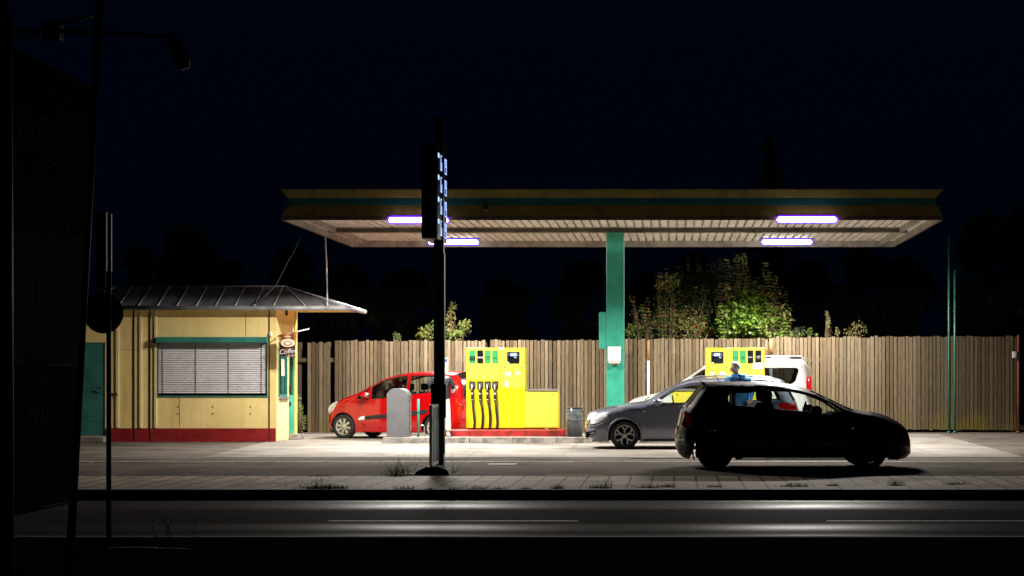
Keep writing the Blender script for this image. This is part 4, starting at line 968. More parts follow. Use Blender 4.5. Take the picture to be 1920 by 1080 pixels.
tree(1840, 58, 560, 60, 'low bushy dark tree above the right end of the fence')

# weeds along the pavement
def tuft(px, py, n, h, sp, label, Yz=None, flowers=0, mats='grass', z=0.006):
    Y = (CH-z)*F/(py-VY); o = Vector((wx(px,Y), Y, z)); b = B()
    for i in range(n):
        x, y = random.gauss(0, sp), random.gauss(0, sp*.35); hh = h*random.uniform(.35,1); lx, ly = random.gauss(0,.75)*hh, random.gauss(0,.5)*hh
        w = random.uniform(.0018,.0035)
        b.poly([(x-w,y,0),(x+w,y,0),(x+w*.7+lx*.4,y+ly*.4,hh*.6),(x-w*.7+lx*.4,y+ly*.4,hh*.6)])
        b.poly([(x-w*.7+lx*.4,y+ly*.4,hh*.6),(x+w*.7+lx*.4,y+ly*.4,hh*.6),(x+lx,y+ly,hh)])
        if random.random() < flowers:
            for q_ in range(4): leaf_quad(b, Vector((x+lx*random.uniform(.4,1), y+ly, hh*random.uniform(.4,1))), .014, rnd_dir())
    b.sphere((0,0,0), (sp*1.9, sp*.7, .012), sub=2)
    ob = b.done('weed_tuft', mats, None, norm=False); ob.location = o
    return tag(ob, label, 'weed', 'weeds along the pavement')
wl = [(612,917,300,.085,.17,'wide grass tuft growing over the kerb, largest of the pavement'),(745,892,90,.22,.09,'low leafy weed at the back of the pavement left of the price post'),
 (602,914,16,.26,.16,'tall thin dry stalks standing in the wide kerb tuft'),(757,917,60,.06,.09,'low grass tuft on the kerb below the price post at left'),
 (804,918,30,.045,.05,'tiny grass tuft on the kerb just left under the price post'),(847,918,30,.05,.05,'tiny grass tuft on the kerb just right under the price post'),
 (897,917,70,.07,.1,'low grass tuft on the kerb below pump 1'),(935,917,36,.05,.06,'small tuft on the kerb below the low half of pump 1'),
 (985,917,36,.05,.05,'small tuft on the kerb below the litter bin'),(1045,916,50,.09,.05,'upright tuft on the kerb left of the drain grate'),
 (1120,915,60,.08,.07,'tuft on the kerb below the front of the silver car'),(1137,915,26,.15,.05,'thin upright stalks on the kerb below the silver car wheel'),
 (1215,914,60,.06,.09,'tuft on the kerb under the drain grate'),(1252,913,50,.07,.06,'tuft on the kerb at the rear end of the dark car'),
 (1340,913,40,.05,.07,'tuft on the kerb below the rear wheel of the dark car'),(1490,912,90,.07,.12,'broad tuft on the kerb below the middle of the dark car'),
 (1560,911,40,.05,.06,'tuft on the kerb ahead of the middle of the dark car'),(1680,910,60,.1,.06,'upright tuft on the kerb below the front of the dark car'),
 (1790,908,50,.06,.1,'low tuft on the kerb right of the dark car'),(820,888,40,.08,.25,'sparse weeds around the rubber base of the poster stand')]
for a in wl: tuft(a[0], a[1], a[2], a[3], a[4], a[5])
tuft(755, 889, 16, .34, .16, 'tall branching dry weed left of the price post', flowers=.9)
tuft(851, 887, 6, .5, .03, 'single tall dry stalk right of the price post', flowers=.9)
tuft(845, 887, 60, .05, .04, 'small yellow moss clump at the foot of the price post', mats='moss')
tuft(600, 893, 40, .03, .1, 'flat yellow moss patch at the back edge of the pavement', mats='moss')
tuft(1080, 892, 60, .03, .3, 'long flat moss strip at the back edge of the pavement before the silver car', mats='moss')
tuft(320, 1030, 14, .42, .10, 'tall faint weeds at the near kerb beside the round sign pole', flowers=.7)
tuft(250, 1028, 50, .18, .15, 'low dark weeds on the near kerb right of the round sign pole')

# ------------------------------------------------------------------ cars
def pip(x, y, poly):
    c = False; n = len(poly); j = n-1
    for i in range(n):
        xi, yi = poly[i]; xj, yj = poly[j]
        if (yi > y) != (yj > y) and x < (xj-xi)*(y-yi)/(yj-yi)+xi: c = not c
        j = i
    return c
def segd(p, a, b):
    ax, ay = a; bx, by = b; dx, dy = bx-ax, by-ay; L = dx*dx+dy*dy
    t = 0 if L == 0 else max(0, min(1, ((p[0]-ax)*dx+(p[1]-ay)*dy)/L))
    return math.hypot(p[0]-ax-t*dx, p[1]-ay-t*dy)
def polyd(p, pts): return min(segd(p, pts[i], pts[i+1]) for i in range(len(pts)-1))
def subdiv(pts, step, closed=True):
    out = []; n = len(pts)
    for i in range(n if closed else n-1):
        a, b = pts[i], pts[(i+1)%n]; L = math.hypot(b[0]-a[0], b[1]-a[1]); k = max(1, math.ceil(L/step))
        for q in range(k): out.append((a[0]+(b[0]-a[0])*q/k, a[1]+(b[1]-a[1])*q/k))
    if not closed: out.append(pts[-1])
    return out
def smooth_line(pts, sharp=(), it=2):
    for _ in range(it):     # Chaikin on an open line, ends kept
        out = [pts[0]]
        for i in range(len(pts)-1):
            a, b = pts[i], pts[i+1]
            out.append((a[0]*.75+b[0]*.25, a[1]*.75+b[1]*.25)); out.append((a[0]*.25+b[0]*.75, a[1]*.25+b[1]*.75))
        out.append(pts[-1]); pts = out
    return pts
def round_poly(pts, it=2):
    for _ in range(it):
        out = []
        n = len(pts)
        for i in range(n):
            a, b = pts[i], pts[(i+1)%n]; L = math.hypot(b[0]-a[0], b[1]-a[1]); k = min(.25, .03/max(L,1e-6))
            out.append((a[0]+(b[0]-a[0])*k, a[1]+(b[1]-a[1])*k)); out.append((b[0]-(b[0]-a[0])*k, b[1]-(b[1]-a[1])*k))
        pts = out
    return pts
def shrink(pts, d):
    cx = sum(p[0] for p in pts)/len(pts); cy = sum(p[1] for p in pts)/len(pts)
    out = []
    for p in pts:
        v = (p[0]-cx, p[1]-cy); L = math.hypot(*v) or 1; out.append((p[0]-v[0]/L*d, p[1]-v[1]/L*d))
    return out
def cdt_fill(outer, holes, step, grid=True):
    loops = [subdiv(outer, step)]+[subdiv(h, step) for h in holes]
    vs, es = [], []
    for lp in loops:
        o = len(vs); vs += [Vector(p) for p in lp]; es += [(o+i, o+(i+1)%len(lp)) for i in range(len(lp))]
    if grid:
        xs = [p[0] for p in outer]; ys = [p[1] for p in outer]; x = min(xs)+step*.5; g = step*1.2
        allseg = [(lp[i], lp[(i+1)%len(lp)]) for lp in loops for i in range(len(lp))]
        while x < max(xs):
            y = min(ys)+step*.5
            near = [s for s in allseg if min(s[0][0],s[1][0])-g < x < max(s[0][0],s[1][0])+g]
            while y < max(ys):
                if pip(x, y, loops[0]) and not any(pip(x, y, l) for l in loops[1:]) and all(segd((x,y), a, c) > step*.45 for a, c in near): vs.append(Vector((x,y)))
                y += g
            x += g
    V, E, Fc = delaunay_2d_cdt(vs, es, [], 0, 1e-5)[:3]
    keep = []
    for f in Fc:
        cx = sum(V[i].x for i in f)/len(f); cy = sum(V[i].y for i in f)/len(f)
        if pip(cx, cy, loops[0]) and not any(pip(cx, cy, l) for l in loops[1:]): keep.append(f)
    return V, keep

def wheel(parent, x, y, r, out, style, rw=.195, rimmat='rim'):
    """out: +1 / -1 side the face looks to"""
    w = bpy.data.objects.new('wheel', None); COL.objects.link(w); w.parent = parent; w.location = (x, y, r); w.empty_display_size = .1
    b = B(); ri = r*.68; h = rw/2
    b.lathe([(ri,-h*.8),(ri+.01,-h),(r*.93,-h),(r,-h*.7),(r,h*.7),(r*.93,h),(ri+.01,h),(ri,h*.8)], axis='y', n=40, cap=False)
    b.done('tyre', 'rubber', w)
    b = B(); s = out
    b.lathe([(ri,-h*.8),(ri*.95,0),(ri*.93,h*.5),(ri+.004,h*.93),(ri+.008,h*.85)], axis='y', n=40, cap=False)
    for v in b.b.verts: v.co.y *= s
    yy = h*.72
    def spoke(a, w0, w1, r0, r1):
        p = [(r0,-w0),(r1,-w1),(r1,w1),(r0,w0)]; ca, sa = math.cos(a), math.sin(a)
        b.prism([(q[0]*ca-q[1]*sa, s*(yy-.02), q[0]*sa+q[1]*ca) for q in p], (0, s*.025, 0))
    if style == 'y5':
        for k in range(5):
            a = math.pi/2+k*2*math.pi/5; spoke(a, .024, .02, .03, ri*.58)
            for e in (-1, 1):
                ca = a; p0 = (ri*.52, e*.0); p1 = (ri*.97*math.cos(e*.33), ri*.97*math.sin(e*.33)); d = Vector((p1[0]-p0[0], p1[1]-p0[1])).normalized(); nn = Vector((-d.y, d.x))*.013
                pp = [(p0[0]+nn.x*1.3,p0[1]+nn.y*1.3),(p1[0]+nn.x,p1[1]+nn.y),(p1[0]-nn.x,p1[1]-nn.y),(p0[0]-nn.x*1.3,p0[1]-nn.y*1.3)]
                b.prism([(q[0]*math.cos(ca)-q[1]*math.sin(ca), s*(yy-.018), q[0]*math.sin(ca)+q[1]*math.cos(ca)) for q in pp], (0, s*.024, 0))
    else:
        n = 8 if style == 's8' else 6
        for k in range(n): spoke(k*2*math.pi/n+.2, .018, .040 if n == 8 else .05, .05, ri*.96)
    b.lathe([(0,s*yy*.9),(.055,s*yy*.9),(.062,s*(yy+.004)),(.03,s*(yy+.016)),(0,s*(yy+.018))], axis='y', n=20)
    b.done('rim', rimmat, w)
    b = B(); b.lathe([(0,0),(ri*.93,0)], (0, s*h*.1, 0), axis='y', n=24); b.done('brake_disc', 'black', w)
    return w

def car(name, label, cat, X0, Ynear, width, L, dirn, top, sill, wheels, windows, doors, wind, rearw, paint, rz=0, details=None, tumble=.80, belt=.93, interior=True, glassmat='glass', wstyle='s6', rimmat='rim', group=None, centre=None, roofb=.02, step=.07, seatw=0, rearmat=None):
    """top: outline in metres from the rear bottom over the roof to the front bottom, x from -L/2 (rear) to L/2 (front); local +x is forward"""
    HW = width/2
    rot = rz+(0 if dirn > 0 else math.pi)
    t = thing(name, label, cat, centre or (X0, Ynear+HW, 0), rot)
    tp = []
    for i, p in enumerate(top):
        a_, c_ = top[max(0,i-1)], top[min(len(top)-1,i+1)]; tx, tz = c_[0]-a_[0], c_[1]-a_[1]; l = math.hypot(tx,tz) or 1; bq = .8*roofb+.45*(.08*max(0,abs(p[0])/max(q[0] for q in top)-.6)/.4); tp.append((p[0]+tz/l*bq, p[1]-tx/l*bq))
    top = tp; line = top; xmax = max(p[0] for p in line); xmin = min(p[0] for p in line)
    step_l = subdiv(line, step, False)
    def half(x, z):
        s = 1.0
        if z < .45: s = .965+.035*max(0,z-.15)/.3
        elif z > belt: s = 1-.02-(1-.02-tumble)*min(1.15,(z-belt)/(max(p[1] for p in line)-belt))**1.05
        else: s = 1-.02*(z-.45)/(belt-.45)
        e = abs((x-(xmax+xmin)/2)/((xmax-xmin)/2)); s *= 1-.10*e**7-.03*e**2
        d = polyd((x,z), line); r = .07+.10*max(0,e-.75)/.25
        if d < r: q = 1-d/r; s_in = r*(1-math.sqrt(max(0,1-q*q)))
        else: s_in = 0
        # swage line
        return HW*s-s_in
    # outer polygon: top line then back along the sill with wheel arches
    bottom = []
    fb, rb = line[-1], line[0]
    ws = sorted(wheels, key=lambda w: -w[0])
    zc = lambda r: r
    bottom.append((fb[0]-.02, sill+.0))
    for (wx_, r) in ws:
        ar = r*1.17; a0 = math.asin(max(-1,min(1,(sill-r)/ar)))
        for k in range(17):
            a = a0+(math.pi-2*a0)*k/16; bottom.append((wx_+ar*math.cos(a), r+ar*math.sin(a)))
    bottom.append((rb[0]+.02, sill))
    outer = step_l+bottom
    b = B(); vcache = {}
    holes = [d[0] for d in doors]+[w for w in windows if not any(pip(w[0][0], w[0][1], d[0]) for d in doors)]
    def sheet3(b, V, Fs, off=0, sides=(-1,1), mi=0):
        for s in sides:
            vv = [b.b.verts.new((p.x, s*(half(p.x, p.y)+off), p.y)) for p in V]
            for f in Fs:
                try: fc = b.b.faces.new([vv[i] for i in f]); fc.smooth = True; fc.material_index = mi
                except ValueError: pass
            for v in vv:
                if not v.link_faces: b.b.verts.remove(v)
    V, Fs = cdt_fill(outer, holes, step); sheet3(b, V, Fs)
    # centre strip
    NT = 12; N = len(step_l); ws_rows = []
    gl = {'windscreen': B(), 'rear_window': B()}
    rows = []
    for i, p in enumerate(step_l):
        a = step_l[max(0,i-1)]; c = step_l[min(N-1,i+1)]; tx, tz = c[0]-a[0], c[1]-a[1]; l = math.hypot(tx,tz) or 1; nx, nz = -tz/l, tx/l
        e = abs(p[0])/(xmax); bul = (roofb+.08*max(0,e-.6)/.4)
        h = max(0,half(p[0], p[1])); row = []
        for k in range(NT+1):
            u = -1+2*k/NT; q = bul*(1-u*u); row.append(Vector((p[0]+nx*q, u*h, p[1]+nz*q)))
        rows.append(row)
    def inr(i, rng):
        x = (step_l[i][0]+step_l[i+1][0])/2; return rng and rng[0] < x < rng[1] and step_l[i][1] > rng[2] and step_l[i+1][1] > rng[2]
    sets = {'body': b, 'windscreen': gl['windscreen'], 'rear_window': gl['rear_window']}
    vm = {k: {} for k in sets}
    for i in range(N-1):
        for k in range(NT):
            kind = 'body'
            if 1 <= k < NT-1:
                if inr(i, wind): kind = 'windscreen'
                elif inr(i, rearw): kind = 'rear_window'
            bb = sets[kind]; m = vm[kind]; q = []
            for (ii, kk) in ((i,k),(i+1,k),(i+1,k+1),(i,k+1)):
                if (ii,kk) not in m: m[(ii,kk)] = bb.b.verts.new(rows[ii][kk])
                q.append(m[(ii,kk)])
            try: f = bb.b.faces.new(q); f.smooth = True
            except ValueError: pass
    bmesh.ops.remove_doubles(b.b, verts=b.b.verts, dist=.0006)
    b.done('body', paint, t)
    for k, g_ in gl.items():
        if len(g_.b.faces): g_.done(k, rearmat if rearmat and k == 'rear_window' else glassmat, t)
        else: g_.b.free()
    for (dp, dname) in doors:
        wins = [w for w in windows if pip(w[0][0], w[0][1], dp)]
        V, Fs = cdt_fill(shrink(dp, .006), wins, step)
        for s in (-1,1):
            b = B(); sheet3(b, V, Fs, 0, (s,)); d = b.done(dname, paint, t)
            cx = min(p[0] for p in dp)+.16; zz = sum(p[1] for p in dp)/len(dp)
            zz = belt-.13
            b = B(); yy = s*(half(cx, zz)+.022); b.tube([(cx-.08,yy-s*.02,zz),(cx-.06,yy,zz+.004),(cx+.06,yy,zz+.004),(cx+.08,yy-s*.02,zz)], .014, 8); b.done('door_handle', paint, d)
    for w in windows:
        V, Fs = cdt_fill(w, [], step)
        for s in (-1,1):
            b = B(); sheet3(b, V, Fs, -.012, (s,)); so = b.done('side_window', glassmat, t)
            b = B(); lp = subdiv(w, .06); b.tube([(p[0], s*(half(*p)-.002), p[1]) for p in lp+[lp[0]]], .009, 5, cap=False); b.done('window_seal', 'rubber', so)
    # underside, wheel wells and cabin tub
    x0, x1 = xmin+.12, xmax-.12
    b = B(); b.box(x0+.1, x1-.1, -HW+.27, HW-.27, sill+.02, min(.62, belt-.25)); b.box(ws[1][0]+.45, ws[0][0]-.45, -HW+.1, HW-.1, sill+.03, .5); b.done('underbody', 'black', t)
    if interior:
        b = B(); xb0, xb1 = interior[0], interior[1]
        for s in (-1, 1):
            ya, yb = sorted((s*(HW-.13), s*(HW-.10))); b.box(xb0, xb1, ya, yb, .5, belt-.07)
        b.box(xb1-.35, xb1, -HW+.15, HW-.15, .5, belt-.02, bev=.04); b.done('cabin_trim', 'seat', t)
        for sxx in interior[2]:
            for yy in (-.36, .36):
                b = B(); hd = interior[3]
                b.prism([(sxx-.03-seatw,yy-.22,.45),(sxx+.14,yy-.22,.45),(sxx-.02+seatw*.6,yy-.20,belt+.10),(sxx-.05+seatw*.5,yy-.20,belt+.14),(sxx-.10-seatw,yy-.20,belt+.14),(sxx-.12-seatw*1.4,yy-.20,belt+.08)], (0,.42,0))
                b.box(sxx-.05, sxx+.48, yy-.23, yy+.23, .40, .52, bev=.04)
                b.box(sxx-.115-seatw, sxx-.02+seatw*.4, yy-.13, yy+.13, belt+.17, belt+.17+hd, bev=.035); b.tube([(sxx-.07,yy,belt+.12),(sxx-.07,yy,belt+.19)], .02, 6); b.done('seat', 'seat', t)
        b = B(); ax = interior[2][0]+.62; pts = [(ax+.03*math.sin(a), .36+.18*math.cos(a), belt-.02+.16*math.sin(a)) for a in [2*math.pi*k/20 for k in range(21)]]; b.tube(pts, .014, 6, cap=False); b.tube([(ax,.36,belt-.02),(ax+.2,.36,belt-.12)], .03, 8); b.done('steering_wheel', 'seat', t)
    for (wx_, r) in wheels:
        for s in (-1, 1): wheel(t, wx_, s*(HW-.125), r, s, wstyle, rimmat=rimmat)
    ctx = dict(t=t, half=half, HW=HW, sheet=sheet3, xmax=xmax, xmin=xmin, rows=rows, line=step_l)
    def patch(nm, poly, mat, off=.006, both=True, sides=(-1,1), lab=None, st=.05):
        V, Fs = cdt_fill(poly, [], st); out = []
        for s in sides:
            b = B(); sheet3(b, V, Fs, off, (s,)); out.append(b.done(nm, mat, t, lab))
        return out
    def band(nm, i_test, u0, u1, mat, off=.006):
        """patch on the centre strip: i_test(p) picks outline points, u range across"""
        out = []
        for s in ((1,-1) if u0 > 0 else (1,)):
            b = B(); idx = [i for i in range(len(step_l)) if i_test(step_l[i])]
            if len(idx) < 2: continue
            i0, i1 = idx[0], idx[-1]
            n = 6
            def fnn(u, v):
                fi = i0+(i1-i0)*u; i = min(int(fi), i1-1); fr = fi-i; uu = (u0+(u1-u0)*v); k = (uu*s+1)/2*NT; kk = min(int(k), NT-1); fk = k-kk
                A_ = rows[i][kk].lerp(rows[i][kk+1], fk); B_ = rows[i+1][kk].lerp(rows[i+1][kk+1], fk); p = A_.lerp(B_, fr)
                a, c = step_l[i], step_l[i+1]; tx, tz = c[0]-a[0], c[1]-a[1]; l = math.hypot(tx,tz) or 1
                return p+Vector((-tz/l, 0, tx/l))*off
            b.grid(fnn, max(2,i1-i0), n); out.append(b.done(nm, mat, t))
        return out
    def mirror(x, z, mat):
        for s in (-1, 1):
            y = half(x, z)
            b = B(); b.sphere((x, s*(y+.13), z+.02), (.10,.12,.085)); mo = b.done('wing_mirror', mat, t)
            b = B(); b.tube([(x+.02, s*(y-.02), z-.03), (x+.01, s*(y+.07), z-.01)], .022, 6); b.done('mirror_arm', 'rubber', mo)
            b = B(); b.sphere((x-.08, s*(y+.13), z+.02), (.03,.092,.06)); b.done('mirror_glass', 'alu', mo)
    if details: details(ctx, patch, band, mirror)
    return t

def conv(pts, x0, sx_, gy, sz_, d, L):
    """pixel outline -> local metres. d=+1: front at the right. x0: pixel of the rear/front middle"""
    return [((p[0]-x0)/sx_*d, (gy-p[1])/sz_) for p in pts]

# --- dark hatchback, faces right
s = 111.5; gy = 881.5; mid = (1272+1714)/2; Lx = 442/s
cv = lambda pts: conv(pts, mid, s, gy, s, 1, Lx)
top = smooth_line(cv([(1295,861),(1280,856),(1272,838),(1271,815),(1277,796),(1282,770),(1300,746),(1317,724),(1330,720),(1380,718),(1430,717.5),(1480,721),(1520,731),(1560,749),(1600,768),(1612,771),(1650,777),(1682,791),(1704,808),(1711,826),(1713,845),(1711,856),(1690,862)]), it=1)
wins = [round_poly(cv([(1363,746),(1369,738),(1374,737),(1374,762),(1367,757)]),1), round_poly(cv([(1379,737),(1437,733),(1437,768.5),(1379,764)]),1), round_poly(cv([(1445,733),(1490,735),(1525,743),(1556,756),(1590,779),(1586,782),(1520,776.5),(1445,769.5)]),1)]
drs = [(cv([(1441,729),(1492,731),(1530,740),(1562,755),(1600,780),(1598,860),(1441,860)]), 'front_door'), (cv([(1377,733),(1438.5,729),(1438.5,860),(1392,860),(1377,830)]), 'rear_door')]
def det_dark(c, patch, band, mirror):
    patch('tail_light', cv([(1278,796),(1286,776),(1296,774),(1302,780),(1298,798),(1284,803)]), 'tail')
    band('tail_light', lambda p: .75 < p[1] < .97 and p[0] < 0, .72, .995, 'tail')
    patch('headlight', cv([(1662,797),(1680,795),(1700,811),(1690,818),(1672,812)]), 'gloss_black')
    mirror((1530-mid)/s, .98, 'paint_dark')
    t = c['t']; xr = c['xmin']
    b = B(); b.box(xr-.105, xr-.09, -.26, .26, .62, .73); b.done('number_plate', 'plate_y', t)
    b = B(); b.tube([((1322-mid)/s,.5,1.44),((1317-mid)/s-.02,0,1.47),((1322-mid)/s,-.5,1.44)], [.02,.03,.02], 8); b.done('roof_spoiler', 'paint_dark', t)
    b = B(); b.tube([((1352-mid)/s,0,1.46),((1335-mid)/s,0,1.72)], [.008,.003], 6); b.tube([((1356-mid)/s,0,1.45),((1350-mid)/s,0,1.475)], [.03,.015], 8); b.done('antenna', 'rubber', t)
    b = B(); b.tube([(xr+.03,.25,1.03),(xr-.07,.0,1.05),(xr-.0,-.25,1.04)], .01, 6); b.done('rear_wiper', 'rubber', t)
    b = B(); b.box(xr-.03, xr+.04, -.08, .08, .88, .92, bev=.01); b.done('tailgate_handle', 'alu', t)
car('parked_car', 'black hatchback parked nearest, facing right, seen in silhouette', 'car', wx(mid,30.45), 30.45, 1.70, Lx, 1, top, .17, [(wx_-mid)/s if 0 else ((wx_-mid)/s, .31) for wx_ in (1341,1628)], wins, drs,
    (.25, 1.03, .96), (-1.98, -1.50, 1.0), 'paint_dark', details=det_dark, roofb=.065, interior=((1350-mid)/s, (1600-mid)/s, [(1448-mid)/s, (1365-mid)/s], .17), belt=.98, seatw=.10, rimmat='dark_metal')

# --- grey estate, faces left
s2 = 88.5; gy2 = 844; mid2 = (1096+1500)/2; L2 = 404/s2
cv2 = lambda pts: conv(pts, mid2, s2, gy2, s2, -1, L2)
top = smooth_line(cv2([(1490,829),(1498,820),(1500,800),(1499,775),(1494,757),(1485,740),(1474,720),(1462,713),(1440,710.5),(1400,709),(1350,708.5),(1310,710.5),(1285,715),(1262,724),(1235,739),(1214,753),(1204,755),(1180,758),(1150,764),(1120,772.5),(1104,780),(1098,791),(1097,803),(1097,817),(1102,829)]), it=1)
wins = [round_poly(cv2([(1226,762),(1246,746),(1269,731),(1294,724.5),(1314,723),(1309,757)]),1), round_poly(cv2([(1322,722.5),(1352,721.5),(1386,722),(1381,756),(1318,757)]),1), round_poly(cv2([(1394,722),(1438,724),(1458,735),(1466,751),(1388,756)]),1)]
drs = [(cv2([(1212,769),(1240,744),(1266,727),(1296,719),(1318,717.5),(1314,823),(1214,823)]), 'front_door'), (cv2([(1319.5,717.5),(1356,716),(1390,716.5),(1385,790),(1376,812),(1372,823),(1316,823)]), 'rear_door')]
def det_grey(c, patch, band, mirror):
    patch('headlight', round_poly(cv2([(1101,794),(1108,783),(1124,776.5),(1143,774),(1138,783),(1128,791),(1114,796.5)]),1), 'glass_lamp')
    band('headlight', lambda p: .56 < p[1] < .74 and p[0] > 1.8, .55, .995, 'glass_lamp')
    patch('headlight_surround', cv2([(1099.5,796),(1114,798.5),(1129,793),(1140,784),(1141,786),(1130,795.5),(1115,801),(1099,799)]), 'alu')
    patch('fog_grille', cv2([(1098,817),(1099,811),(1117,807.5),(1115,816),(1110,821),(1099,822)]), 'black')
    patch('grille_bar', cv2([(1098.5,814.6),(1114,812.6),(1114,813.4),(1098.5,815.4)]), 'alu', .010)
    patch('grille_bar', cv2([(1098.5,819),(1111,817.6),(1111,818.4),(1098.5,819.8)]), 'alu', .010)
    band('radiator_grille', lambda p: .50 < p[1] < .70 and p[0] > 1.8, -.42, .42, 'black')
    band('lower_grille', lambda p: .22 < p[1] < .42 and p[0] > 1.8, -.7, .7, 'black')
    patch('tail_light', round_poly(cv2([(1458,760),(1470,755),(1492,760),(1497,775),(1480,774),(1464,770)]),1), 'tail')
    band('tail_light', lambda p: .78 < p[1] < .96 and p[0] < -1.8, .7, .995, 'tail')
    patch('side_marker', cv2([(1205,771),(1211,771),(1211,774),(1205,774)]), 'alu', .008)
    mirror((1232-mid2)/s2*-1, .99, 'paint_grey')
    t = c['t']; half = c['half']
    for (wxx, r) in WG:
        for sd in (-1,1):
            b = B(); ar = r*1.20; pts = []
            for k in range(21):
                a = -.35+(math.pi+.7)*k/20; x, z = wxx+ar*math.cos(a), r+ar*math.sin(a)
                if z < .17: continue
                pts.append((x, sd*(half(x, z)+.006), z))
            b.tube(pts, .022, 8); b.done('wheel_arch_lip', 'paint_grey', t)
    for sd in (-1,1):
        b = B(); pts = [(((px-mid2)/s2)*-1, sd*(c['HW']*.70), (gy2-py)/s2) for px, py in ((1290,712),(1310,707.5),(1350,705.5),(1400,706),(1440,708),(1460,712))]
        b.tube(pts, .016, 8); b.done('roof_rail', 'alu', t)
        b = B(); pts = [(((px-mid2)/s2)*-1, sd*(half(((px-mid2)/s2)*-1, (gy2-759)/s2)+.004), (gy2-759)/s2) for px in (1222,1300,1380,1460)]; b.tube(pts, .008, 6); b.done('waist_trim', 'rubber', t)
        patch('sill_trim', cv2([(1206,824),(1376,824),(1376,828),(1206,828)]), 'rubber', .01, sides=(sd,))
    b = B(); xs = -(1208-mid2)/s2; b.tube([(xs,.3,1.04),(xs-.1,-.1,1.1),(xs-.06,-.45,1.08)], .01, 6); b.done('wiper', 'rubber', t)
    b = B(); b.box(c['xmax']+.075, c['xmax']+.09, -.26, .26, .36, .47); b.done('number_plate', 'white', t)
    b = B(); b.tube([(-(1456-mid2)/s2,0,1.5),(-(1461-mid2)/s2,0,1.78)], [.006,.003], 6); b.done('antenna', 'rubber', t)
WG = [(-(1171-mid2)/s2, .305), (-(1410-mid2)/s2, .305)]
car('parked_car', 'dark silver estate car facing left with open alloy wheels beside the island', 'car', wx(mid2,38.4), 38.4, 1.75, L2, -1, top, .165, WG, wins, drs,
    (.93, 1.74, 1.0), (-2.24, -1.98, .98), 'paint_grey', details=det_grey, roofb=.04, interior=(-(1460-mid2)/s2, -(1228-mid2)/s2, [-(1318-mid2)/s2, -(1398-mid2)/s2], .15), belt=.98, wstyle='y5')

# --- red small car, faces left and turned
s3x, s3 = 65.0, 76.5; gy3 = 824; mid3 = (612+855)/2; L3 = 243/s3x
cv3 = lambda pts: [(-(p[0]-mid3)/s3x, (gy3-p[1])/s3) for p in pts]
top = smooth_line(cv3([(848,812),(856,806),(858,790),(858,765),(855,738),(851,715),(845,702),(830,698),(805,696.5),(780,697),(750,700.5),(722,709),(698,722),(675,737),(655,744),(636,751),(622,760),(615,772),(612,788),(614,803),(622,814)]), it=1)
wins = [round_poly(cv3([(674,748),(688,735),(698,729),(697,749)]),1), round_poly(cv3([(702,749),(702,726.5),(722,714),(745,707.5),(764,705.5),(762,743)]),1), round_poly(cv3([(770,705.5),(806,705),(818,709),(826,733),(768,741)]),1)]
drs = [(cv3([(682,757),(700,724),(722,710.5),(745,703.5),(766.5,702),(764,803),(688,803),(680,780)]), 'front_door'), (cv3([(768,702),(806,701.5),(822,706),(831,735),(815,765),(793,785),(786,803),(765.5,803)]), 'rear_door')]
def det_red(c, patch, band, mirror):
    patch('headlight', round_poly(cv3([(616,780),(619,765),(628,757),(638,752.5),(637,760),(630,772),(620,781)]),1), 'glass_lamp')
    band('headlight', lambda p: .58 < p[1] < .86 and p[0] > 1.4, .6, .995, 'glass_lamp')
    patch('trim_strip', cv3([(691,781),(760,773),(800,767.5),(804,770),(797,776),(762,781),(691,787.5)]), 'rubber', .012)
    patch('trim_end', cv3([(679,786),(683,782),(690.5,780.5),(690.5,787),(680,789)]), 'paper', .013)
    patch('tail_light', cv3([(846,712),(853,708),(857,735),(858,760),(850,758),(846,735)]), 'tail')
    band('tail_light', lambda p: .8 < p[1] < 1.5 and p[0] < -1.4, .84, .995, 'tail')
    band('lower_grille', lambda p: .25 < p[1] < .42 and p[0] > 1.4, -.6, .6, 'black')
    patch('sill_trim', cv3([(682,806),(790,806),(790,810),(682,810)]), 'paint_red', .01)
    mirror(-(694-mid3)/s3x, 1.05, 'paint_red')
    t = c['t']; b = B(); b.box(c['xmin']-.10, c['xmin']-.085, -.26, .26, .6, .71); b.done('number_plate', 'white', t)
RZ = -R(20)
Lr = Vector((-6.68, 45.0, 0))
redcar = car('parked_car', 'red compact car facing left behind the grey cabinet', 'car', 0, 0, 1.66, L3, -1, top, .17, [(-(650-mid3)/s3x, .30), (-(814-mid3)/s3x, .30)], wins, drs,
    (.85, 1.35, 1.05), (-2.1, -1.62, .95), 'paint_red', rearmat='gloss_black', rz=RZ, details=det_red, interior=(-(845-mid3)/s3x, -(690-mid3)/s3x, [-(752-mid3)/s3x, -(806-mid3)/s3x], .17), belt=1.02, wstyle='s8', rimmat='rim_cream', centre=Lr, tumble=.82)

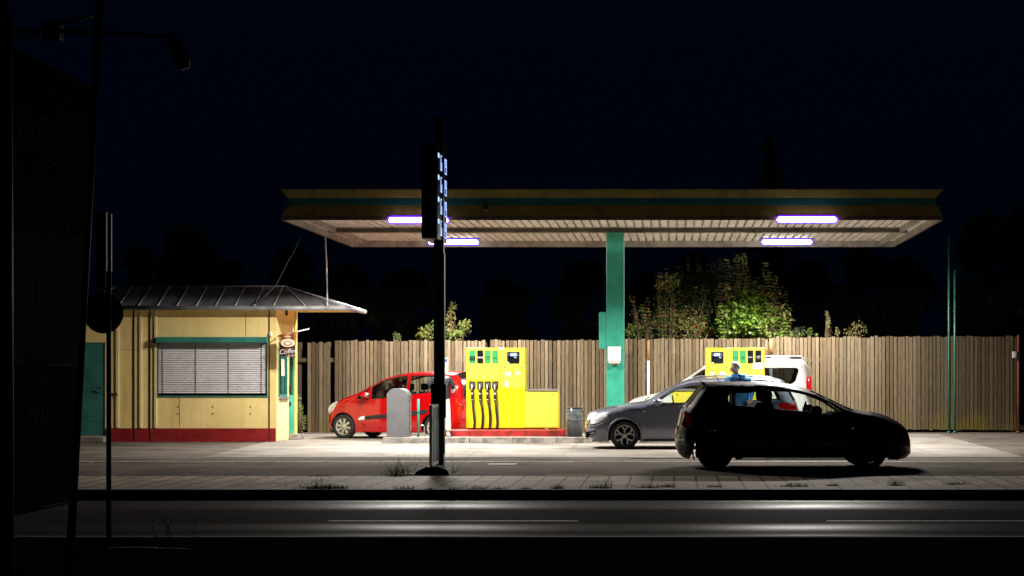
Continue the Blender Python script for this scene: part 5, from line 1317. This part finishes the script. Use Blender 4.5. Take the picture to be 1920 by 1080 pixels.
# --- white van, faces left
s4 = F/44.0; gy4 = 697+1.65*s4; mid4 = (1170+1523)/2; L4 = 353/s4
cv4 = lambda pts: conv(pts, mid4, s4, gy4, s4, -1, L4)
top = smooth_line(cv4([(1515,812),(1522,806),(1524,790),(1523,745),(1521,705),(1517,684),(1508,675),(1490,672.5),(1430,671.5),(1360,673),(1335,677),(1318,687),(1283,711),(1250,731),(1226,741),(1205,745),(1182,754),(1173,768),(1170,790),(1173,806),(1182,812)]), it=1)
wins = [round_poly(cv4([(1431,690),(1495,690),(1499,694),(1492,715),(1485,720),(1431,720)]),1), round_poly(cv4([(1352,690),(1424,690),(1424,722),(1352,724)]),1), round_poly(cv4([(1268,727),(1300,706),(1320,693),(1344,690),(1344,725),(1270,733)]),1)]
def det_van(c, patch, band, mirror):
    patch('tail_light', cv4([(1514,708),(1522.5,704),(1523,730),(1522,747),(1514,742)]), 'tail')
    band('tail_light', lambda p: 1.0 < p[1] < 1.5 and p[0] < -1.9, .84, .995, 'tail')
    patch('headlight', cv4([(1173,772),(1180,758),(1200,756),(1194,768),(1180,776)]), 'glass_lamp')
    patch('side_rubbing_strip', cv4([(1240,770),(1500,770),(1500,776),(1240,776)]), 'rubber', .01)
    t = c['t']
    for sd in (-1,1):
        b = B(); X = lambda p: -(p-mid4)/s4; Zt = lambda p: (gy4-p)/s4
        b.tube([(X(1360),sd*.62,Zt(674)),(X(1366),sd*.62,Zt(668)),(X(1505),sd*.62,Zt(668)),(X(1512),sd*.62,Zt(674))], .02, 8)
        rr1 = b.done('roof_rail', 'white', t)
        b = B(); b.box(*sorted((X(1439),X(1448))), *sorted((sd*.60,sd*.64)), Zt(672.5), Zt(669)); b.box(*sorted((X(1484),X(1504))), *sorted((sd*.60,sd*.64)), Zt(673), Zt(669)); b.done('rail_foot', 'black', rr1)
    mirror(-(1282-mid4)/s4, 1.15, 'rubber')
car('parked_van', 'white high roofed van facing left behind pump 3', 'van', wx(mid4,44.0), 44.0+.15, 1.78, L4, -1, top, .2, [(-(1222-mid4)/s4, .31), (-(1462-mid4)/s4, .31)], wins, [],
    (.35, 1.6, 1.2), (-2.3, -2.2, 1.2), 'paint_white', details=det_van, interior=(-(1500-mid4)/s4, -(1268-mid4)/s4, [-(1350-mid4)/s4], .17), belt=1.2, glassmat='glass_dark', tumble=.88)

# ------------------------------------------------------------------ people
def skin(name, chains, mat, parent, sub=2, root=0, label=None):
    """chains: lists of (x,y,z,r); points closer than 1 mm are shared"""
    me = bpy.data.meshes.new(name); vs, rs, es = [], [], []
    def vid(p):
        for i, q in enumerate(vs):
            if (Vector(q)-Vector(p[:3])).length < .001: return i
        vs.append(p[:3]); rs.append(p[3]); return len(vs)-1
    for ch in chains:
        ids = [vid(p) for p in ch]; es += list(zip(ids[:-1], ids[1:]))
    me.from_pydata(vs, es, [])
    o = link(name, me, mat, None, label=label)
    md = o.modifiers.new('skin', 'SKIN'); md.use_smooth_shade = True; md.branch_smoothing = .3
    for i, r in enumerate(rs):
        sv = me.skin_vertices[0].data[i]; rr = r if isinstance(r, tuple) else (r, r); sv.radius = rr; sv.use_root = (i == root)
    sb = o.modifiers.new('sub', 'SUBSURF'); sb.levels = sub; sb.render_levels = sub
    dg = bpy.context.evaluated_depsgraph_get(); m2 = bpy.data.meshes.new_from_object(o.evaluated_get(dg)); m2.name = name
    bpy.data.objects.remove(o)
    for p in m2.polygons: p.use_smooth = True
    m2.materials.clear()
    return link(name, m2, mat, parent, label=label)
def hand(w, d, side, curl=.4):
    """finger chains from the wrist point w in direction d"""
    w = Vector(w); d = Vector(d).normalized(); a = d.cross(Vector((0,1,0))); a = a.normalized() if a.length > .1 else Vector((1,0,0)); n = d.cross(a).normalized()
    out = []; palm = w+d*.05
    for k, ln in enumerate((.07,.08,.075,.06)):
        o = a*(k-1.5)*.02*side; kn = w+d*.085+o
        out.append([(*w,.024), (*palm,.026), (*kn,.011), (*(kn+d*ln*.5+n*curl*.02),.009), (*(kn+d*ln*.85+n*curl*.05),.007)])
    th = w+d*.03-a*.03*side; out.append([(*w,.024), (*th,.012), (*(th+d*.035-a*.018*side+n*.01),.010), (*(th+d*.06-a*.02*side+n*.02),.008)])
    return out
def head_chain(neck, c, face):
    """neck base, head centre, face direction"""
    n, c, f = Vector(neck), Vector(c), Vector(face).normalized(); s = f.cross(Vector((0,0,1))).normalized(); up = Vector((0,0,1))
    ch = [[(*n,.055), (*(c-up*.07-f*.01),.062), (*c,.088), (*(c+up*.065),.075)], [(*c,.088), (*(c-up*.055+f*.045),.045)], [(*c,.088), (*(c+f*.095-up*.015),.016)]]
    for e in (-1,1): ch.append([(*c,.088), (*(c+s*e*.092-up*.005),.016)])
    return ch
def face_parts(c, face, t, hair_mat, full=True):
    c, f = Vector(c), Vector(face).normalized(); s = f.cross(Vector((0,0,1))).normalized(); up = Vector((0,0,1))
    b = B()
    for e in (-1,1): b.sphere(c+f*.086+s*e*.03+up*.012, .010, sub=1)
    b.done('eye', 'black', t)
    b = B(); b.tube([c+f*.083-s*.022-up*.055, c+f*.092-up*.057, c+f*.083+s*.022-up*.055], .005, 5); b.done('mouth', 'rust', t)
    b = B()
    q = bmesh.ops.create_icosphere(b.b, subdivisions=3, radius=1)
    for v in q['verts']:
        d = v.co.copy(); k = 1+.04*math.sin(d.x*9+d.z*7)+.03*math.sin(d.y*13)
        v.co = c+up*.028-f*.018+Vector((d.x*.098, d.y*.098, d.z*.108))*k
    dele = [v for v in b.b.verts if (v.co-c).dot(f) > .035 and (v.co-c).z < .055 or (v.co-c).z < -.065]
    bmesh.ops.delete(b.b, geom=dele, context='VERTS')
    for f_ in b.b.faces: f_.smooth = True
    b.done('hair', hair_mat, t)

# person in the blue hoodie, back to us, head turned to the left
pY = 37.55; t = thing('person', 'white haired person in blue hoodie standing at the silver car', 'person', (wx(1384,pY), pY, .008))
hc = (-.075, -.02, 1.655); nk = (-.02, .02, 1.54)
body = [[(0,0,.97,(.15,.11)), (0,.01,1.2,(.15,.11)), (0,.02,1.42,(.16,.11)), (*nk,.055)]]+head_chain(nk, hc, (-.9,.15,-.25))
for e in (-1,1):
    body.append([(0,0,.97,(.15,.11)), (e*.09,0,.88,.085), (e*.11,.0,.49,.058), (e*.12,.02,.09,.04), (e*.125,-.10+.2,.04,.035)])
wl_ = (-.22,.26,1.06); wr_ = (.24,.18,1.02)
body.append([(0,.02,1.42,(.16,.11)), (-.19,.02,1.44,.052), (-.26,.08,1.2,.042), (*wl_,.026)]); body.append([(0,.02,1.42,(.16,.11)), (.19,.02,1.44,.052), (.26,.02,1.18,.042), (*wr_,.026)])
t.scale = (1.06,1.06,1.035)
body += hand(wl_, (.1,.9,-.3), 1)[0:5]; body += hand(wr_, (-.1,.8,-.5), -1)
skin('body', body, 'skin', t)
face_parts(hc, (-.9,.15,-.25), t, 'white_hair')
hd = [[(0,0,.86,(.20,.165)), (0,0,.95,(.20,.165)), (0,.0,1.08,(.195,.155)), (0,.01,1.25,(.19,.15)), (0,.02,1.42,(.185,.135)), (-.01,.02,1.515,(.11,.095))],
      [(0,.02,1.42,(.185,.135)), (-.20,.03,1.44,.078), (-.275,.08,1.2,.068), (-.245,.19,1.10,.055), (-.222,.25,1.065,.045)], [(0,.02,1.42,(.185,.135)), (.20,.03,1.44,.078), (.275,.03,1.19,.068), (.255,.11,1.09,.055), (.243,.17,1.03,.045)]]
hj = skin('hoodie', hd, 'hoodie', t)
skin('hood', [[(-.12,.0,1.52,.04),(-.06,-.08,1.51,.045),(.03,-.11,1.49,.05),(.10,-.07,1.50,.045),(.12,.03,1.52,.04)],[(-.06,-.08,1.51,.045),(.0,-.13,1.42,.03),(.05,-.11,1.47,.04)]], 'hoodie', hj)
b = B(); b.tube([(-.13,-.07,1.49),(-.05,-.145,1.45),(.01,-.165,1.41),(.08,-.14,1.45),(.15,-.06,1.48)], .010, 6); b.done('hood_fold', 'hoodie_dark', hj)
skin('trousers', [[(0,0,1.0,(.17,.13)), (e*.09,0,.86,.105), (e*.11,0,.49,.08), (e*.12,.02,.11,.062)] for e in (-1,1)], 'denim', t)
for e in (-1,1): skin('shoe', [[(e*.12,.0,.06,.05), (e*.125,.08,.045,.045), (e*.13,.18,.035,.035)]], 'black', t)

# person in dark jacket and cream trousers behind the sign post
pY = 42.05; t = thing('person', 'person in dark jacket and cream trousers half hidden by the sign post', 'person', (wx(828,pY), pY, IZ+.004))
hc = (-.01, -.02, 1.60); nk = (0, .02, 1.44)
bod = [[(0,0,.93,(.14,.11)), (0,.01,1.15,(.14,.1)), (0,.02,1.33,(.15,.1)), (*nk,.055)]]+head_chain(nk, hc, (.5,.8,-.2))
for e in (-1,1): bod.append([(0,0,.93,(.14,.11)), (e*.10,0,.85,.085), (e*.13,.0,.47,.058), (e*.14,.02,.09,.04), (e*.15,-.08,.04,.035)])
wl_ = (-.25,.06,1.13); wr_ = (.24,.18,1.12)
bod.append([(0,.02,1.33,(.15,.1)), (-.18,.02,1.35,.05), (-.27,.0,1.20,.042), (*wl_,.026)]); bod.append([(0,.02,1.33,(.15,.1)), (.18,.02,1.35,.05), (.25,.04,1.16,.042), (*wr_,.026)])
bod += hand(wl_, (.2,.4,-.6), 1)+hand(wr_, (.3,.6,.0), -1)
skin('body', bod, 'skin', t); face_parts(hc, (.5,.8,-.2), t, 'dark_hair')
skin('jacket', [[(0,0,.80,(.19,.15)), (0,0,.90,(.19,.145)), (0,.01,1.12,(.18,.14)), (0,.02,1.32,(.175,.13)), (0,.02,1.42,(.09,.08))],
      [(0,.02,1.32,(.175,.13)), (-.19,.02,1.34,.07), (-.285,.0,1.20,.06), (-.262,.04,1.14,.046), (-.252,.055,1.135,.04)], [(0,.02,1.32,(.175,.13)), (.19,.02,1.34,.07), (.262,.04,1.16,.055), (.25,.12,1.135,.045), (.243,.165,1.125,.04)]], 'navy', t)
skin('trousers', [[(0,0,.94,(.16,.125)), (e*.10,0,.82,.11), (e*.13,0,.47,.09), (e*.15,.02,.10,.078)] for e in (-1,1)], 'cream_cloth', t)
for e in (-1,1): skin('shoe', [[(e*.15,.03,.055,.05), (e*.17,-.06,.045,.045), (e*.19,-.14,.035,.035)]], 'paper', t)
t = thing('fuel_bag', 'small white bag held by the person in cream trousers', 'bag', (wx(848,42.1), 42.1, 1.2))
b = B(); b.sphere((.0,.1,.02), (.05,.04,.07)); b.done('bag_body', 'paper', t); B().tube([(-.02,.1,.08),(0,.1,.12),(.02,.1,.08)], .006, 6).done('bag_handle', 'paper', t)

# passenger in the red car
m4 = Matrix.Translation(Lr) @ Matrix.Rotation(RZ+math.pi, 4, 'Z')
p0 = m4 @ Vector((-(752-mid3)/s3x+.06, .36, .0))
t = thing('person', 'dark haired person sitting inside the red car', 'person', (p0.x, p0.y, .52), RZ+math.pi)
hc = (.02, 0, .79); nk = (-.02,0,.63)
bod = [[(0,0,.05,(.12,.15)), (-.03,0,.3,(.11,.14)), (-.04,0,.5,(.1,.15)), (*nk,.05)]]+head_chain(nk, hc, (1,.1,0))
for e in (-1,1):
    bod.append([(0,0,.05,(.12,.15)), (.12,e*.09,.07,.08), (.48,e*.11,.10,.055), (.62,e*.11,-.25,.04)])
    w_ = (.32, e*.14, .25); bod.append([(-.04,0,.5,(.1,.15)), (-.03,e*.18,.5,.05), (.08,e*.2,.28,.04), (*w_,.026)]); bod += hand(w_, (1,0,0), e)
skin('body', bod, 'skin', t); face_parts(hc, (1,.1,0), t, 'dark_hair')
skin('shirt', [[(0,0,.03,(.15,.18)), (-.03,0,.3,(.14,.17)), (-.04,0,.5,(.12,.17)), (-.03,0,.58,(.07,.08))]]+[[(-.04,0,.5,(.12,.17)), (-.03,e*.19,.5,.065), (.08,e*.21,.28,.055), (.2,e*.17,.26,.045)] for e in (-1,1)], 'navy', t)
skin('trousers', [[(0,0,.05,(.14,.17)), (.12,e*.09,.07,.1), (.48,e*.11,.10,.075), (.62,e*.11,-.22,.06)] for e in (-1,1)], 'denim', t)
